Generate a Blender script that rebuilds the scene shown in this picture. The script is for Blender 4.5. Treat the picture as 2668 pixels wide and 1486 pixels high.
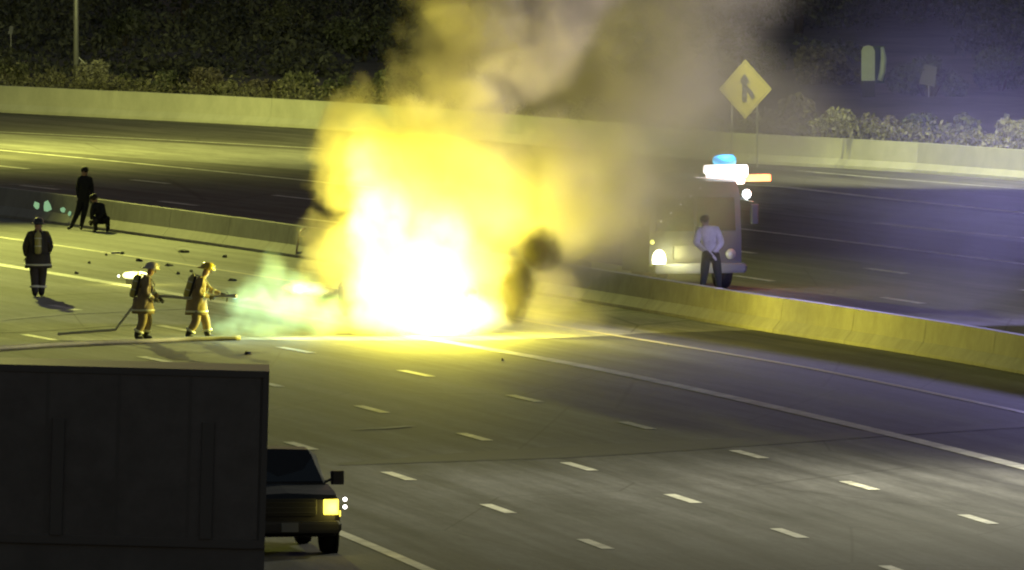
import bpy, bmesh, math, random
import numpy as np
from mathutils import Vector, Matrix
random.seed(7); np.random.seed(7)
for o in list(bpy.data.objects): bpy.data.objects.remove(o)
SC = bpy.context.scene; COL = SC.collection
PI = math.pi

# ------------------------------------------------------------------ camera, sky, exposure
F, H, YH = 42092.351, 16.751, -960.706          # focal length and horizon in photo pixels, camera height in metres
cd = bpy.data.cameras.new('camera'); cam = bpy.data.objects.new('camera', cd); COL.objects.link(cam)
cam.location = (0, 0, H)
cam.rotation_euler = (PI/2 - math.atan((743 - YH)/F), 0, 0)
cd.sensor_width = 36; cd.sensor_fit = 'HORIZONTAL'; cd.lens = F/2668*36
cd.clip_start = 5; cd.clip_end = 3000
SC.camera = cam

w = bpy.data.worlds.new('World'); SC.world = w; w.use_nodes = True
nt = w.node_tree; bg = nt.nodes['Background']
sky = nt.nodes.new('ShaderNodeTexSky'); sky.sky_type = 'NISHITA'; sky.sun_disc = False
SUN_EL, SUN_ROT = math.radians(0.5), math.radians(0)
sky.sun_elevation = SUN_EL; sky.sun_rotation = SUN_ROT
nt.links.new(sky.outputs[0], bg.inputs[0]); bg.inputs[1].default_value = 0.15   # night

SC.view_settings.view_transform = 'Standard'; SC.view_settings.look = 'None'
SC.view_settings.exposure = 0; SC.view_settings.gamma = 1; SC.view_settings.use_curve_mapping = False
SC.render.engine = 'CYCLES'
cy = SC.cycles
cy.use_adaptive_sampling = True; cy.adaptive_threshold = 0.02
cy.use_denoising = True
try: cy.denoiser = 'OPENIMAGEDENOISE'
except Exception: pass
cy.max_bounces = 6; cy.diffuse_bounces = 2; cy.glossy_bounces = 2; cy.transmission_bounces = 3
cy.volume_bounces = 1; cy.transparent_max_bounces = 8
cy.volume_step_rate = 1.0; cy.volume_max_steps = 256
cy.caustics_reflective = False; cy.caustics_refractive = False
cy.sample_clamp_indirect = 4.0
cy.pixel_filter_type = 'BLACKMAN_HARRIS'; cy.filter_width = 2.1     # soft traffic-camera picture

# ------------------------------------------------------------------ photo <-> ground
def G(px, py, z=0.0):
    """world point seen at a photo pixel, at height z"""
    Y = F*(H - z)/(py - YH)
    return Vector(((px - 1334)*Y/F, Y, z))
TH, KAP, RX0, RY0 = 0.17857, 0.000965, 3.98249, 333.068899
RR = 1/KAP
D_ = (math.sin(TH), -math.cos(TH)); N_ = (-math.cos(TH), -math.sin(TH))
def _delta(u):
    t = min(1, max(0, (-30 - u)/30)); return 0.7*t*t*(3 - 2*t)
def road(u, v, z=0.0):
    """point of the curved freeway: u metres along, v metres across (v grows towards the right-hand shoulder)"""
    v = v + _delta(u)
    a = u/RR; u0 = (RR - v)*math.sin(a); v0 = RR - (RR - v)*math.cos(a)
    return Vector((RX0 + u0*D_[0] + v0*N_[0], RY0 + u0*D_[1] + v0*N_[1], z))
def px_of(p):
    return (1334 + F*p.x/p.y, YH + F*(H - p.z)/p.y)
def u_at(px, v):
    lo, hi = -260, 90
    for _ in range(50):
        m = (lo + hi)/2
        if px_of(road(m, v))[0] < px: lo = m
        else: hi = m
    return (lo + hi)/2
def heading(u):
    a = road(u + .5, 0) - road(u - .5, 0); return math.atan2(a.y, a.x)

# ------------------------------------------------------------------ materials
_M = {}
def mat(name, col, rough=.7, metal=0, var=0., scale=6., bump=0., emit=None, es=0, spec=.5, coords='Object', stretch=None, coat=0):
    if name in _M: return _M[name]
    m = bpy.data.materials.new(name); m.use_nodes = True; t = m.node_tree; b = t.nodes['Principled BSDF']
    b.inputs['Base Color'].default_value = (*col, 1); b.inputs['Roughness'].default_value = rough
    b.inputs['Metallic'].default_value = metal; b.inputs['Specular IOR Level'].default_value = spec
    if coat: b.inputs['Coat Weight'].default_value = coat; b.inputs['Coat Roughness'].default_value = .1
    if var or bump:
        tc = t.nodes.new('ShaderNodeTexCoord'); mp = t.nodes.new('ShaderNodeMapping')
        if stretch: mp.inputs['Scale'].default_value = stretch
        t.links.new(tc.outputs[coords], mp.inputs[0])
        n = t.nodes.new('ShaderNodeTexNoise'); n.inputs['Scale'].default_value = scale; n.inputs['Detail'].default_value = 6; n.inputs['Roughness'].default_value = .65
        t.links.new(mp.outputs[0], n.inputs[0])
        if var:
            n2 = t.nodes.new('ShaderNodeTexNoise'); n2.inputs['Scale'].default_value = scale*.17; n2.inputs['Detail'].default_value = 3
            t.links.new(mp.outputs[0], n2.inputs[0])
            ad = t.nodes.new('ShaderNodeMath'); ad.operation = 'ADD'
            t.links.new(n.outputs[0], ad.inputs[0]); t.links.new(n2.outputs[0], ad.inputs[1])
            r = t.nodes.new('ShaderNodeMapRange'); r.inputs[1].default_value = .7; r.inputs[2].default_value = 1.3
            r.inputs[3].default_value = 1 - var; r.inputs[4].default_value = 1 + var
            t.links.new(ad.outputs[0], r.inputs[0])
            mx = t.nodes.new('ShaderNodeVectorMath'); mx.operation = 'SCALE'; mx.inputs[0].default_value = col
            t.links.new(r.outputs[0], mx.inputs['Scale']); t.links.new(mx.outputs[0], b.inputs['Base Color'])
        if bump:
            bp = t.nodes.new('ShaderNodeBump'); bp.inputs['Strength'].default_value = bump; bp.inputs['Distance'].default_value = .02
            t.links.new(n.outputs[0], bp.inputs['Height']); t.links.new(bp.outputs[0], b.inputs['Normal'])
    if emit:
        b.inputs['Emission Color'].default_value = (*emit, 1); b.inputs['Emission Strength'].default_value = es
    _M[name] = m; return m

def road_mat(name, base, streak=.35, tint=None):
    """pavement: UV x = metres along, y = metres across; wheel-track streaks, patches, sealed cracks and grain"""
    m = bpy.data.materials.new(name); m.use_nodes = True; t = m.node_tree; N = t.nodes; L = t.links
    b = N['Principled BSDF']; b.inputs['Roughness'].default_value = .82; b.inputs['Specular IOR Level'].default_value = .25
    uv = N.new('ShaderNodeUVMap')
    def noise(sx, sy, sc, det=4, rough=.6):
        mp = N.new('ShaderNodeMapping'); mp.inputs['Scale'].default_value = (sx, sy, 1)
        n = N.new('ShaderNodeTexNoise'); n.inputs['Scale'].default_value = sc; n.inputs['Detail'].default_value = det; n.inputs['Roughness'].default_value = rough
        L.new(uv.outputs[0], mp.inputs[0]); L.new(mp.outputs[0], n.inputs[0]); return n.outputs[0]
    def rng(x, a, b_, c, d):
        r = N.new('ShaderNodeMapRange'); r.inputs[1].default_value = a; r.inputs[2].default_value = b_; r.inputs[3].default_value = c; r.inputs[4].default_value = d
        L.new(x, r.inputs[0]); return r.outputs[0]
    def mul(x, y):
        q = N.new('ShaderNodeMath'); q.operation = 'MULTIPLY'; L.new(x, q.inputs[0]); L.new(y, q.inputs[1]); return q.outputs[0]
    s1 = rng(noise(.03, 1.1, 1, 3), .35, .65, 1 - streak, 1 + streak)      # long streaks along the lanes
    s2 = rng(noise(.10, .5, 1, 6, .75), .3, .7, .55, 1.4)                   # blotches
    s3 = rng(noise(1, 6, 1.5, 6, .8), .3, .7, .78, 1.2)                      # grain
    f = mul(mul(s1, s2), s3)
    vo = N.new('ShaderNodeTexVoronoi'); vo.feature = 'DISTANCE_TO_EDGE'; vo.inputs['Scale'].default_value = .11; vo.inputs['Randomness'].default_value = 1
    mp = N.new('ShaderNodeMapping'); mp.inputs['Scale'].default_value = (.5, 1.6, 1); L.new(uv.outputs[0], mp.inputs[0]); L.new(mp.outputs[0], vo.inputs[0])
    f = mul(f, rng(vo.outputs[0], 0, .006, .55, 1))                          # tar-sealed cracks
    sc = N.new('ShaderNodeVectorMath'); sc.operation = 'SCALE'; sc.inputs[0].default_value = base
    L.new(f, sc.inputs['Scale']); L.new(sc.outputs[0], b.inputs['Base Color'])
    return m

# ------------------------------------------------------------------ mesh helpers
def link(o, parent=None):
    COL.objects.link(o)
    if parent is not None: o.parent = parent
    return o
class MB:
    def __init__(s): s.v = []; s.f = []
    def add(s, vs, fs):
        k = len(s.v); s.v += [tuple(p) for p in vs]; s.f += [tuple(i + k for i in f) for f in fs]; return s
    def box(s, c, d, rot=None, taper=1.0, bev=0):
        """box centred at c with size d, top scaled by taper, optional bevel via chamfered outline"""
        x, y, z = d[0]/2, d[1]/2, d[2]/2
        if bev:
            b = min(bev, x*.9, y*.9); prof = [(-x + b, -y), (x - b, -y), (x, -y + b), (x, y - b), (x - b, y), (-x + b, y), (-x, y - b), (-x, -y + b)]
            lv = [(-z, .96), (-z + bev, 1), (z - bev, taper), (z, taper*.96)] if z > bev*1.5 else [(-z, 1), (z, taper)]
        else:
            prof = [(-x, -y), (x, -y), (x, y), (-x, y)]; lv = [(-z, 1), (z, taper)]
        n = len(prof); vs = [Vector((p[0]*k, p[1]*k, zz)) for zz, k in lv for p in prof]
        fs = [tuple(range(n))[::-1], tuple(range((len(lv) - 1)*n, len(lv)*n))]
        for l in range(len(lv) - 1):
            for i in range(n): j = (i + 1) % n; fs.append((l*n + i, l*n + j, (l + 1)*n + j, (l + 1)*n + i))
        if rot is not None: vs = [rot @ p for p in vs]
        return s.add([p + Vector(c) for p in vs], fs)
    def tube(s, pts, r, n=8, cap=True):
        pts = [Vector(p) for p in pts]; rs = r if isinstance(r, (list, tuple)) else [r]*len(pts)
        vs = []; fs = []
        up = Vector((0, 0, 1))
        for i, p in enumerate(pts):
            d = (pts[min(i + 1, len(pts) - 1)] - pts[max(i - 1, 0)]).normalized()
            a = d.cross(up if abs(d.z) < .95 else Vector((1, 0, 0))).normalized(); b = d.cross(a)
            for k in range(n):
                q = 2*PI*k/n; vs.append(p + (a*math.cos(q) + b*math.sin(q))*rs[i])
        for i in range(len(pts) - 1):
            for k in range(n): j = (k + 1) % n; fs.append((i*n + k, i*n + j, (i + 1)*n + j, (i + 1)*n + k))
        if cap: fs += [tuple(range(n))[::-1], tuple(range((len(pts) - 1)*n, len(pts)*n))]
        return s.add(vs, fs)
    def lathe(s, prof, c=(0, 0, 0), n=16, axis='z', sc=(1, 1, 1)):
        vs = []; fs = []
        for r, z in prof:
            for k in range(n):
                q = 2*PI*k/n; p = (r*math.cos(q), r*math.sin(q), z)
                if axis == 'x': p = (p[2], p[0], p[1])
                if axis == 'y': p = (p[0], p[2], p[1])
                vs.append((p[0]*sc[0] + c[0], p[1]*sc[1] + c[1], p[2]*sc[2] + c[2]))
        for i in range(len(prof) - 1):
            for k in range(n): j = (k + 1) % n; fs.append((i*n + k, i*n + j, (i + 1)*n + j, (i + 1)*n + k))
        fs += [tuple(range(n))[::-1], tuple(range((len(prof) - 1)*n, len(prof)*n))]
        return s.add(vs, fs)
    def prism(s, poly, y0, y1):
        """polygon in x-z extruded along y"""
        n = len(poly); vs = [(x, y0, z) for x, z in poly] + [(x, y1, z) for x, z in poly]
        fs = [tuple(range(n)), tuple(range(n, 2*n))[::-1]] + [(i, i + n, (i + 1) % n + n, (i + 1) % n) for i in range(n)]
        return s.add(vs, fs)
    def build(s, name, m, parent=None, smooth=False, loc=None):
        me = bpy.data.meshes.new(name); me.from_pydata(s.v, [], s.f); me.validate()
        bm = bmesh.new(); bm.from_mesh(me); bmesh.ops.recalc_face_normals(bm, faces=bm.faces); bm.to_mesh(me); bm.free()
        for mm in (m if isinstance(m, (list, tuple)) else [m]): me.materials.append(mm)
        if smooth: me.polygons.foreach_set('use_smooth', [True]*len(me.polygons))
        o = link(bpy.data.objects.new(name, me), parent)
        if loc is not None: o.location = loc
        return o
def tag(o, label=None, cat=None, group=None, kind=None):
    if label: o['label'] = label
    if cat: o['category'] = cat
    if group: o['group'] = group
    if kind: o['kind'] = kind
    return o
def empty(name, loc=(0, 0, 0), rz=0, **k):
    o = bpy.data.objects.new(name, None); link(o); o.location = loc; o.rotation_euler = (0, 0, rz); o.empty_display_size = .2
    return tag(o, **k)
def copy_tree(o, parent=None):
    kids = [c for c in bpy.data.objects if c.parent == o]
    c = o.copy(); COL.objects.link(c); c.parent = parent
    for k in kids: copy_tree(k, c)
    return c

# ------------------------------------------------------------------ GROUND
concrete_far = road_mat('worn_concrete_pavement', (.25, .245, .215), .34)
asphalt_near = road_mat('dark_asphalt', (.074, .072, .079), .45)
asphalt_far = road_mat('far_asphalt', (.095, .09, .082), .35)
pale_pave = road_mat('pale_shoulder_concrete', (.20, .195, .175), .18)
paint = mat('road_paint', (.55, .54, .48), .6, var=.5, scale=5)
paint_y = mat('yellow_road_paint', (.55, .50, .30), .6, var=.2, scale=3)

def sheet(name, us, vs, m, z, fn=road):
    """grid sheet in road coordinates; vs may be a function of u giving the list of v"""
    V = []; UV = []; Fc = []
    n = None
    for u in us:
        row = vs(u) if callable(vs) else vs; n = len(row)
        for v in row: V.append(tuple(fn(u, v, z))); UV.append((u, v))
    for i in range(len(us) - 1):
        for j in range(n - 1): Fc.append((i*n + j, i*n + j + 1, (i + 1)*n + j + 1, (i + 1)*n + j))
    me = bpy.data.meshes.new(name); me.from_pydata(V, [], Fc); me.materials.append(m)
    uvl = me.uv_layers.new(name='UVMap'); ids = np.empty(len(me.loops), dtype=np.int32); me.loops.foreach_get('vertex_index', ids)
    uvl.data.foreach_set('uv', np.array(UV, dtype=np.float32)[ids].ravel())
    for p in me.polygons:
        pass
    o = link(bpy.data.objects.new(name, me)); o['kind'] = 'structure'
    bm = bmesh.new(); bm.from_mesh(me); bm.normal_update()
    if sum(f.normal.z for f in bm.faces) < 0: bmesh.ops.reverse_faces(bm, faces=bm.faces)
    bm.to_mesh(me); bm.free()
    return o
def frange(a, b, s):
    n = max(1, int(round((b - a)/s))); return [a + (b - a)*i/n for i in range(n + 1)]

dirt = mat('desert_soil', (.10, .085, .065), .95, var=.4, scale=.8, bump=.6)
# far terrain: flat to the wall, then a slope that rises behind the freeway
V = []; Fc = []
ys = [-60, 60, 200, 300, 420, 500, 560, 580, 600, 620, 650, 690, 740, 800, 900, 1100, 1600, 2400]
xs = list(range(-1200, -80, 140)) + list(range(-80, 81, 8)) + list(range(100, 1300, 150))
rnd = random.Random(3)
for y in ys:
    for x in xs:
        z = -.03
        if y > 575: z = (y - 575)*.012 + rnd.uniform(-.12, .2)
        if y > 680: z += (y - 680)*.11
        if y > 1000: z += rnd.uniform(-4, 8)
        V.append((x, y, z))
nx = len(xs)
for i in range(len(ys) - 1):
    for j in range(nx - 1): Fc.append((i*nx + j, i*nx + j + 1, (i + 1)*nx + j + 1, (i + 1)*nx + j))
me = bpy.data.meshes.new('ground'); me.from_pydata(V, [], Fc); me.materials.append(dirt)
o = link(bpy.data.objects.new('ground', me)); o['kind'] = 'structure'

US = frange(-300, 150, 5)
# near carriageway: dark asphalt on the camera side of the pavement change, worn concrete beyond it
joint_px = [(-900, 945), (-400, 926), (0, 908), (300, 898), (600, 886), (900, 889), (1250, 890), (1500, 880), (1700, 869), (1960, 862), (2300, 852)]
joint = [G(*q) for q in joint_px]
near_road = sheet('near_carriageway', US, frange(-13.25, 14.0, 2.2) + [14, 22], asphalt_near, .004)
# worn concrete sheet, in road coordinates, cut at the joint
def u_joint(v):
    best = None
    for u in frange(-75, -20, .25):
        p = road(u, v); q = px_of(p)
        yj = np.interp(q[0], [a[0] for a in joint_px], [a[1] for a in joint_px])
        if best is None or abs(q[1] - yj) < best[0]: best = (abs(q[1] - yj), u)
    return best[1]
vsj = frange(-13.25, 13, 1.0) + [16, 22]
uj = {v: u_joint(v) for v in vsj}
V = []; UV = []; Fc = []; NU = 50
for v in vsj:
    for i in range(NU + 1):
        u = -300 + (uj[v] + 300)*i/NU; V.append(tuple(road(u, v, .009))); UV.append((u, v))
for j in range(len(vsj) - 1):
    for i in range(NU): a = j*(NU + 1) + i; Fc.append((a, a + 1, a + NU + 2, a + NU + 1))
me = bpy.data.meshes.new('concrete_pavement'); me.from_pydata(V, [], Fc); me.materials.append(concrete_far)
uvl = me.uv_layers.new(name='UVMap'); ids = np.empty(len(me.loops), dtype=np.int32); me.loops.foreach_get('vertex_index', ids)
uvl.data.foreach_set('uv', np.array(UV, dtype=np.float32)[ids].ravel())
o = link(bpy.data.objects.new('concrete_pavement', me)); o['kind'] = 'structure'

# far carriageway, pale strip, ramp lane
far_road = sheet('far_carriageway', US, [-14.1, -17, -20, -24, -28, -32, -35.2], asphalt_far, .004)
def strip_v(u):
    a = np.interp(u, [-300, -187, -165, -144, -110, 0], [-30.5, -31.2, -33.6, -35.3, -35.3, -35.5])
    b = np.interp(u, [-300, -200, -182, -144, -120, 0], [-36, -36.4, -39.9, -41.6, -41.5, -41.5])
    return [a, (a + b)/2, b]
sheet('pale_concrete_strip', US, strip_v, pale_pave, .013)
sheet('ramp_road', US, [-35.2, -38, -42, -46, -52], asphalt_far, .004)
# transverse dark strip near the camera: a shadow painted into the road colour
shadow_px = [(880, 1212), (1200, 1193), (1480, 1180), (1700, 1168), (2000, 1150), (2300, 1131), (2680, 1110)]
mb = MB(); n = len(shadow_px)
dk = mat('shadow_strip_dark', (.036, .035, .036), .8, var=.25, scale=2)
for i, (a, b) in enumerate(shadow_px):
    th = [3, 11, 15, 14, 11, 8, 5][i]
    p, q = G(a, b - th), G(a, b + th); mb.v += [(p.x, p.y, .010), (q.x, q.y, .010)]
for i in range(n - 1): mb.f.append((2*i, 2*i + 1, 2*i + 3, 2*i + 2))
tag(mb.build('painted_shadow_strip', dk), kind='structure')

# painted lines
ZP = .014
def line(name, v, w_, u0, u1, m=paint, z=ZP, wob=0):
    us = frange(u0, u1, 3); mb = MB()
    for u in us: mb.v += [tuple(road(u, v - w_/2, z)), tuple(road(u, v + w_/2, z))]
    for i in range(len(us) - 1): mb.f.append((2*i, 2*i + 1, 2*i + 3, 2*i + 2))
    return tag(mb.build(name, m), kind='structure')
VS, VT, VE = -4.489, -9.259, 12.497
line('lane_line', VS, .40, -260, 100)
line('lane_line', VT, .20, -260, 100, paint_y)
line('lane_line', VE, .26, -300, 100)
V2, V3 = 4.239, 8.368
dashes = MB()
for v, ph in ((0, -19.624), (V2, -3.294), (V3, 24.096)):
    for k in range(-22, 10):
        c = ph + k*12.192
        if c < -230: continue
        us = [c - 1.6, c, c + 1.6]; b0 = len(dashes.v); jt = random.uniform(-.04, .04)
        for u in us: dashes.v += [tuple(road(u, v - .12 + jt, ZP)), tuple(road(u, v + .12 + jt, ZP))]
        for i in range(2): dashes.f.append((b0 + 2*i, b0 + 2*i + 1, b0 + 2*i + 3, b0 + 2*i + 2))
for v, ph in ((-21.25, -67.5), (-25.94, -85.2)):
    for k in range(-9, 9):
        c = ph + k*14.0
        us = [c - 1.85, c, c + 1.85]; b0 = len(dashes.v)
        for u in us: dashes.v += [tuple(road(u, v - .12, ZP)), tuple(road(u, v + .12, ZP))]
        for i in range(2): dashes.f.append((b0 + 2*i, b0 + 2*i + 1, b0 + 2*i + 3, b0 + 2*i + 2))
tag(dashes.build('lane_dashes', paint), kind='structure')
line('lane_line', -17.0, .14, -220, 60, paint_y)
line('lane_line', -30.76, .22, -260, 60)
# thin edge lines of the ramp and the strip
def pline(pxs, w_, m=paint, z=.018):
    mb = MB(); P = [G(*q) for q in pxs]
    for i, p in enumerate(P):
        d = (P[min(i + 1, len(P) - 1)] - P[max(i - 1, 0)]).normalized(); nrm = Vector((-d.y, d.x, 0))*w_/2
        mb.v += [tuple(p - nrm + Vector((0, 0, z))), tuple(p + nrm + Vector((0, 0, z)))]
    for i in range(len(P) - 1): mb.f.append((2*i, 2*i + 1, 2*i + 3, 2*i + 2))
    return tag(mb.build('lane_line', m), kind='structure')
pline([(-500, 322), (0, 345), (400, 364), (830, 388), (1300, 410), (1700, 428)], .22)
pline([(2075, 446), (2260, 462), (2400, 473), (2668, 494), (2900, 512)], .16)
pline([(1700, 470), (2040, 488), (2300, 518), (2668, 556), (2900, 582)], .34)
pline([(2280, 582), (2480, 604), (2668, 621), (2900, 645)], .34)
pline([(-300, 470), (0, 481), (140, 486)], .12)
# faint curved tyre marks on the lit concrete
tyre = mat('tyre_mark', (.30, .29, .25), .8, var=.3, scale=2)
for pts in ([(-20, 838), (150, 822), (350, 812), (560, 802)], [(0, 868), (120, 862), (260, 852), (400, 846)], [(920, 1122), (1000, 1119), (1070, 1113)]):
    pline(pts, .30, tyre, .019)

# ------------------------------------------------------------------ MEDIAN BARRIER and FAR WALL
conc = mat('barrier_concrete', (.34, .325, .285), .85, var=.22, scale=2.2, bump=.3)
concw = mat('wall_concrete', (.42, .41, .36), .85, var=.16, scale=1.4, bump=.25)
foot_prof = [(.36, 0), (.36, .08), (.17, .31), (.10, .82), (-.10, .82), (-.17, .31), (-.36, .08), (-.36, 0)]   # (across, up)
def barrier(name, pts, prof, m, parent, seg=2, gap=.03):
    """concrete sections along a world polyline, each its own part"""
    out = []
    for i in range(0, len(pts) - 1, seg):
        P = pts[i:i + seg + 1]
        if len(P) < 2: break
        mb = MB(); n = len(prof); dz = random.uniform(-.006, .006)
        for k, p in enumerate(P):
            d = (P[min(k + 1, len(P) - 1)] - P[max(k - 1, 0)]).normalized(); nr = Vector((d.y, -d.x, 0))
            q = p + d*(gap/2 if k == 0 else -gap/2 if k == len(P) - 1 else 0)
            for a, z in prof: mb.v.append(tuple(q + nr*a + Vector((0, 0, z + (dz if z > .5 else 0)))))
        for k in range(len(P) - 1):
            for a in range(n): b = (a + 1) % n; mb.f.append((k*n + a, k*n + b, (k + 1)*n + b, (k + 1)*n + a))
        mb.f += [tuple(range(n)), tuple(range((len(P) - 1)*n, len(P)*n))[::-1]]
        out.append(mb.build('barrier_section', m, parent))
    return out
med = empty('median_barrier', road(-60, -13.66), label='pale concrete median barrier running across the road behind the fire', cat='barrier')
med.location = (0, 0, 0)
barrier('median', [road(u, -13.66, .004) for u in frange(-240, 90, 3.05)], foot_prof, conc, med)
cap = mat('barrier_seam', (.05, .05, .05), .9)
wall_px = [(-700, 245), (-300, 272), (0, 292), (300, 307), (600, 322), (830, 335), (1200, 360), (1550, 390), (1885, 421), (2200, 438), (2400, 450), (2668, 470), (3000, 498), (3600, 550)]
wl = [G(*q) for q in wall_px]
pts = []
for a, b in zip(wl[:-1], wl[1:]):
    k = max(1, int((b - a).length/3)); pts += [a.lerp(b, i/k) for i in range(k)]
pts.append(wl[-1])
fw = empty('roadside_wall', label='long pale concrete wall at the far edge of the freeway below the dark bushes', cat='wall')
barrier('wall', pts, [(.30, 0), (.30, .10), (.15, .30), (.10, .93), (-.12, .93), (-.12, 0)], concw, fw, seg=3, gap=.025)

# ------------------------------------------------------------------ LAMPS that light the freeway (high street lamps standing outside the picture)
galv = mat('galvanised_steel', (.42, .42, .38), .5, .6, var=.2, scale=2)
lens_m = mat('lamp_glass', (.8, .75, .5), .3, emit=(1, .85, .35), es=12)
def street_lamp(base, aim, hgt, power, col, spot_deg, label, arm=2.2, blend=.9, size=.35):
    b = Vector(base); t = empty('street_lamp', b, label=label, cat='street lamp', group='street lamps over the freeway')
    MB().tube([(0, 0, 0), (0, 0, hgt*.5), (0, 0, hgt)], [.15, .11, .08], 10).build('pole', galv, t, True)
    d = (Vector(aim) - b); d.z = 0; d.normalize()
    MB().tube([(0, 0, hgt - .3), (d.x*arm*.5, d.y*arm*.5, hgt + .15), (d.x*arm, d.y*arm, hgt + .2)], .05, 8).build('arm', galv, t, True)
    hd = MB().box((d.x*(arm + .3), d.y*(arm + .3), hgt + .2), (.7, .32, .16), Matrix.Rotation(math.atan2(d.y, d.x), 3, 'Z'), bev=.04).build('lamp_head', galv, t)
    MB().box((d.x*(arm + .3), d.y*(arm + .3), hgt + .10), (.5, .24, .03), Matrix.Rotation(math.atan2(d.y, d.x), 3, 'Z')).build('lens', lens_m, hd)
    ld = bpy.data.lights.new('lamp_light', 'SPOT'); ld.energy = power; ld.color = col; ld.spot_size = math.radians(spot_deg); ld.spot_blend = blend; ld.shadow_soft_size = size
    lo = link(bpy.data.objects.new('lamp_light', ld), hd); p = Vector((d.x*(arm + .3), d.y*(arm + .3), hgt)); lo.location = p
    lo.rotation_euler = (Vector(aim) - b - p).to_track_quat('-Z', 'Y').to_euler()
    return t
SOD = (.96, 1, .20)
def P0(px, py): return G(px, py)
street_lamp((-19.8, 479, 0), (-9.5, 410, 0), 17, 125000, SOD, 52, 'tall flood light mast beyond the median just outside the left edge of the view', arm=.6, blend=1)
street_lamp((-29, 516, 0), (-16, 524, 0), 13, 72000, SOD, 168, 'street lamp beyond the far lanes outside the left edge')
street_lamp((13.5, 318, 0), (7.0, 313, 0), 12, 18000, (1, .97, .66), 160, 'street lamp near the camera outside the right edge')
street_lamp((21, 468, 0), (9, 508, 0), 12, 160000, (.97, 1, .50), 48, 'flood lamp over the far lanes outside the right edge', blend=1)

# bare pole rising behind the wall at the left
pb = G(198, 252); pole = empty('light_pole', pb, label='thin pale steel pole standing behind the wall at the far left', cat='pole')
MB().tube([(0, 0, -.2), (0, 0, 4), (0, 0, 9)], [.105, .09, .07], 12).build('shaft', galv, pole, True)
MB().box((0, 0, .03), (.36, .36, .06), bev=.02).build('base_plate', galv, pole)
MB().tube([(.06, 0, 1.45), (.30, 0, 1.22), (.40, .02, 1.15)], .018, 6).build('conduit', mat('white_conduit', (.7, .7, .66), .5), pole)

# ------------------------------------------------------------------ MERGE SIGN
sy = G(1973, 436); sg = empty('merge_sign', (G(1942, 436).x, sy.y, 0), label='yellow diamond sign with a merging arrow on two thin posts before the far wall', cat='road sign')
sgy = mat('sign_yellow', (.36, .30, .03), .45, var=.06, scale=3); sgb = mat('sign_black', (.02, .02, .018), .5)
zc = (436 - 232)/83.4; hw = .83; hh = .93
def diamond(h_, v_, y0, y1): return MB().prism([(-h_, zc), (0, zc - v_), (h_, zc), (0, zc + v_)], y0, y1)
bp_ = diamond(hw, hh, 0, .012).build('sign_panel', sgy, sg)
# thin black rim line
rim = MB()
for k0, k1 in ((.93, .90),):
    A = [(-hw*k0, zc), (0, zc - hh*k0), (hw*k0, zc), (0, zc + hh*k0)]; B = [(-hw*k1, zc), (0, zc - hh*k1), (hw*k1, zc), (0, zc + hh*k1)]
    vs = [(x, -.003, z) for x, z in A + B]; rim.add(vs, [(i, (i + 1) % 4, 4 + (i + 1) % 4, 4 + i) for i in range(4)])
rim.build('rim_line', sgb, bp_)
ar = MB()
ar.prism([(-.10, zc - .42), (.05, zc - .42), (.05, zc + .18), (.17, zc + .18), (-.025, zc + .50), (-.22, zc + .18), (-.10, zc + .18)], -.006, -.002)
ar.prism([(.052, zc + .12), (.052, zc - .08), (.15, zc - .22), (.20, zc - .34), (.33, zc - .26), (.26, zc - .12)], -.006, -.002)
ar.build('merge_arrow', sgb, bp_)
for px in (1907, 1973):
    x = G(px, 436).x - sg.location.x
    MB().tube([(x, .04, 0), (x, .04, zc + .25 if px > 1940 else zc + .1)], .03, 6).build('post', mat('dull_post', (.16, .16, .15), .7), sg)
for z in (zc - .3, zc + .3): MB().box((0, .028, z), (.9 if z < zc else .8, .02, .05)).build('brace', galv, sg)

# ------------------------------------------------------------------ BUSHES AND TREES
def leafmat(name, c):
    m = bpy.data.materials.new(name); m.use_nodes = True; t = m.node_tree; b = t.nodes['Principled BSDF']; b.inputs['Roughness'].default_value = .7
    gi = t.nodes.new('ShaderNodeObjectInfo'); ge = t.nodes.new('ShaderNodeNewGeometry'); r = t.nodes.new('ShaderNodeMapRange')
    t.links.new(ge.outputs['Random Per Island'], r.inputs[0]); r.inputs[3].default_value = .55; r.inputs[4].default_value = 1.5
    s = t.nodes.new('ShaderNodeVectorMath'); s.operation = 'SCALE'; s.inputs[0].default_value = c
    t.links.new(r.outputs[0], s.inputs['Scale']); t.links.new(s.outputs[0], b.inputs['Base Color']); return m
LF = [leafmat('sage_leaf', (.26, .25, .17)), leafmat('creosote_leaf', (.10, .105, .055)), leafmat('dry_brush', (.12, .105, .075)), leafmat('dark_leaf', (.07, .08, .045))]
bark = mat('bark', (.07, .055, .04), .9, var=.3, scale=4)
def leaves(cl, n, size, rng_):
    """cl: clumps (centre, radii); returns vertices and faces of n small leaf-like quads spread through them"""
    c = np.array([q[0] for q in cl]); r = np.array([q[1] for q in cl]); wgt = (r[:, 0]*r[:, 1]*r[:, 2])**.67; wgt /= wgt.sum()
    k = rng_.choice(len(cl), n, p=wgt)
    d = rng_.normal(size=(n, 3)); d /= np.linalg.norm(d, axis=1)[:, None]
    rad = rng_.uniform(.35, 1.0, n)**.6
    p = c[k] + d*rad[:, None]*r[k]
    a = rng_.normal(size=(n, 3)); a /= np.linalg.norm(a, axis=1)[:, None]
    b = np.cross(a, rng_.normal(size=(n, 3))); b /= np.linalg.norm(b, axis=1)[:, None]
    s = size*rng_.uniform(.5, 1.4, n)[:, None]
    v = np.stack([p - a*s, p - b*s*.45, p + a*s, p + b*s*.45], 1).reshape(-1, 3)
    return v, np.arange(4*n).reshape(-1, 4)
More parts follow.
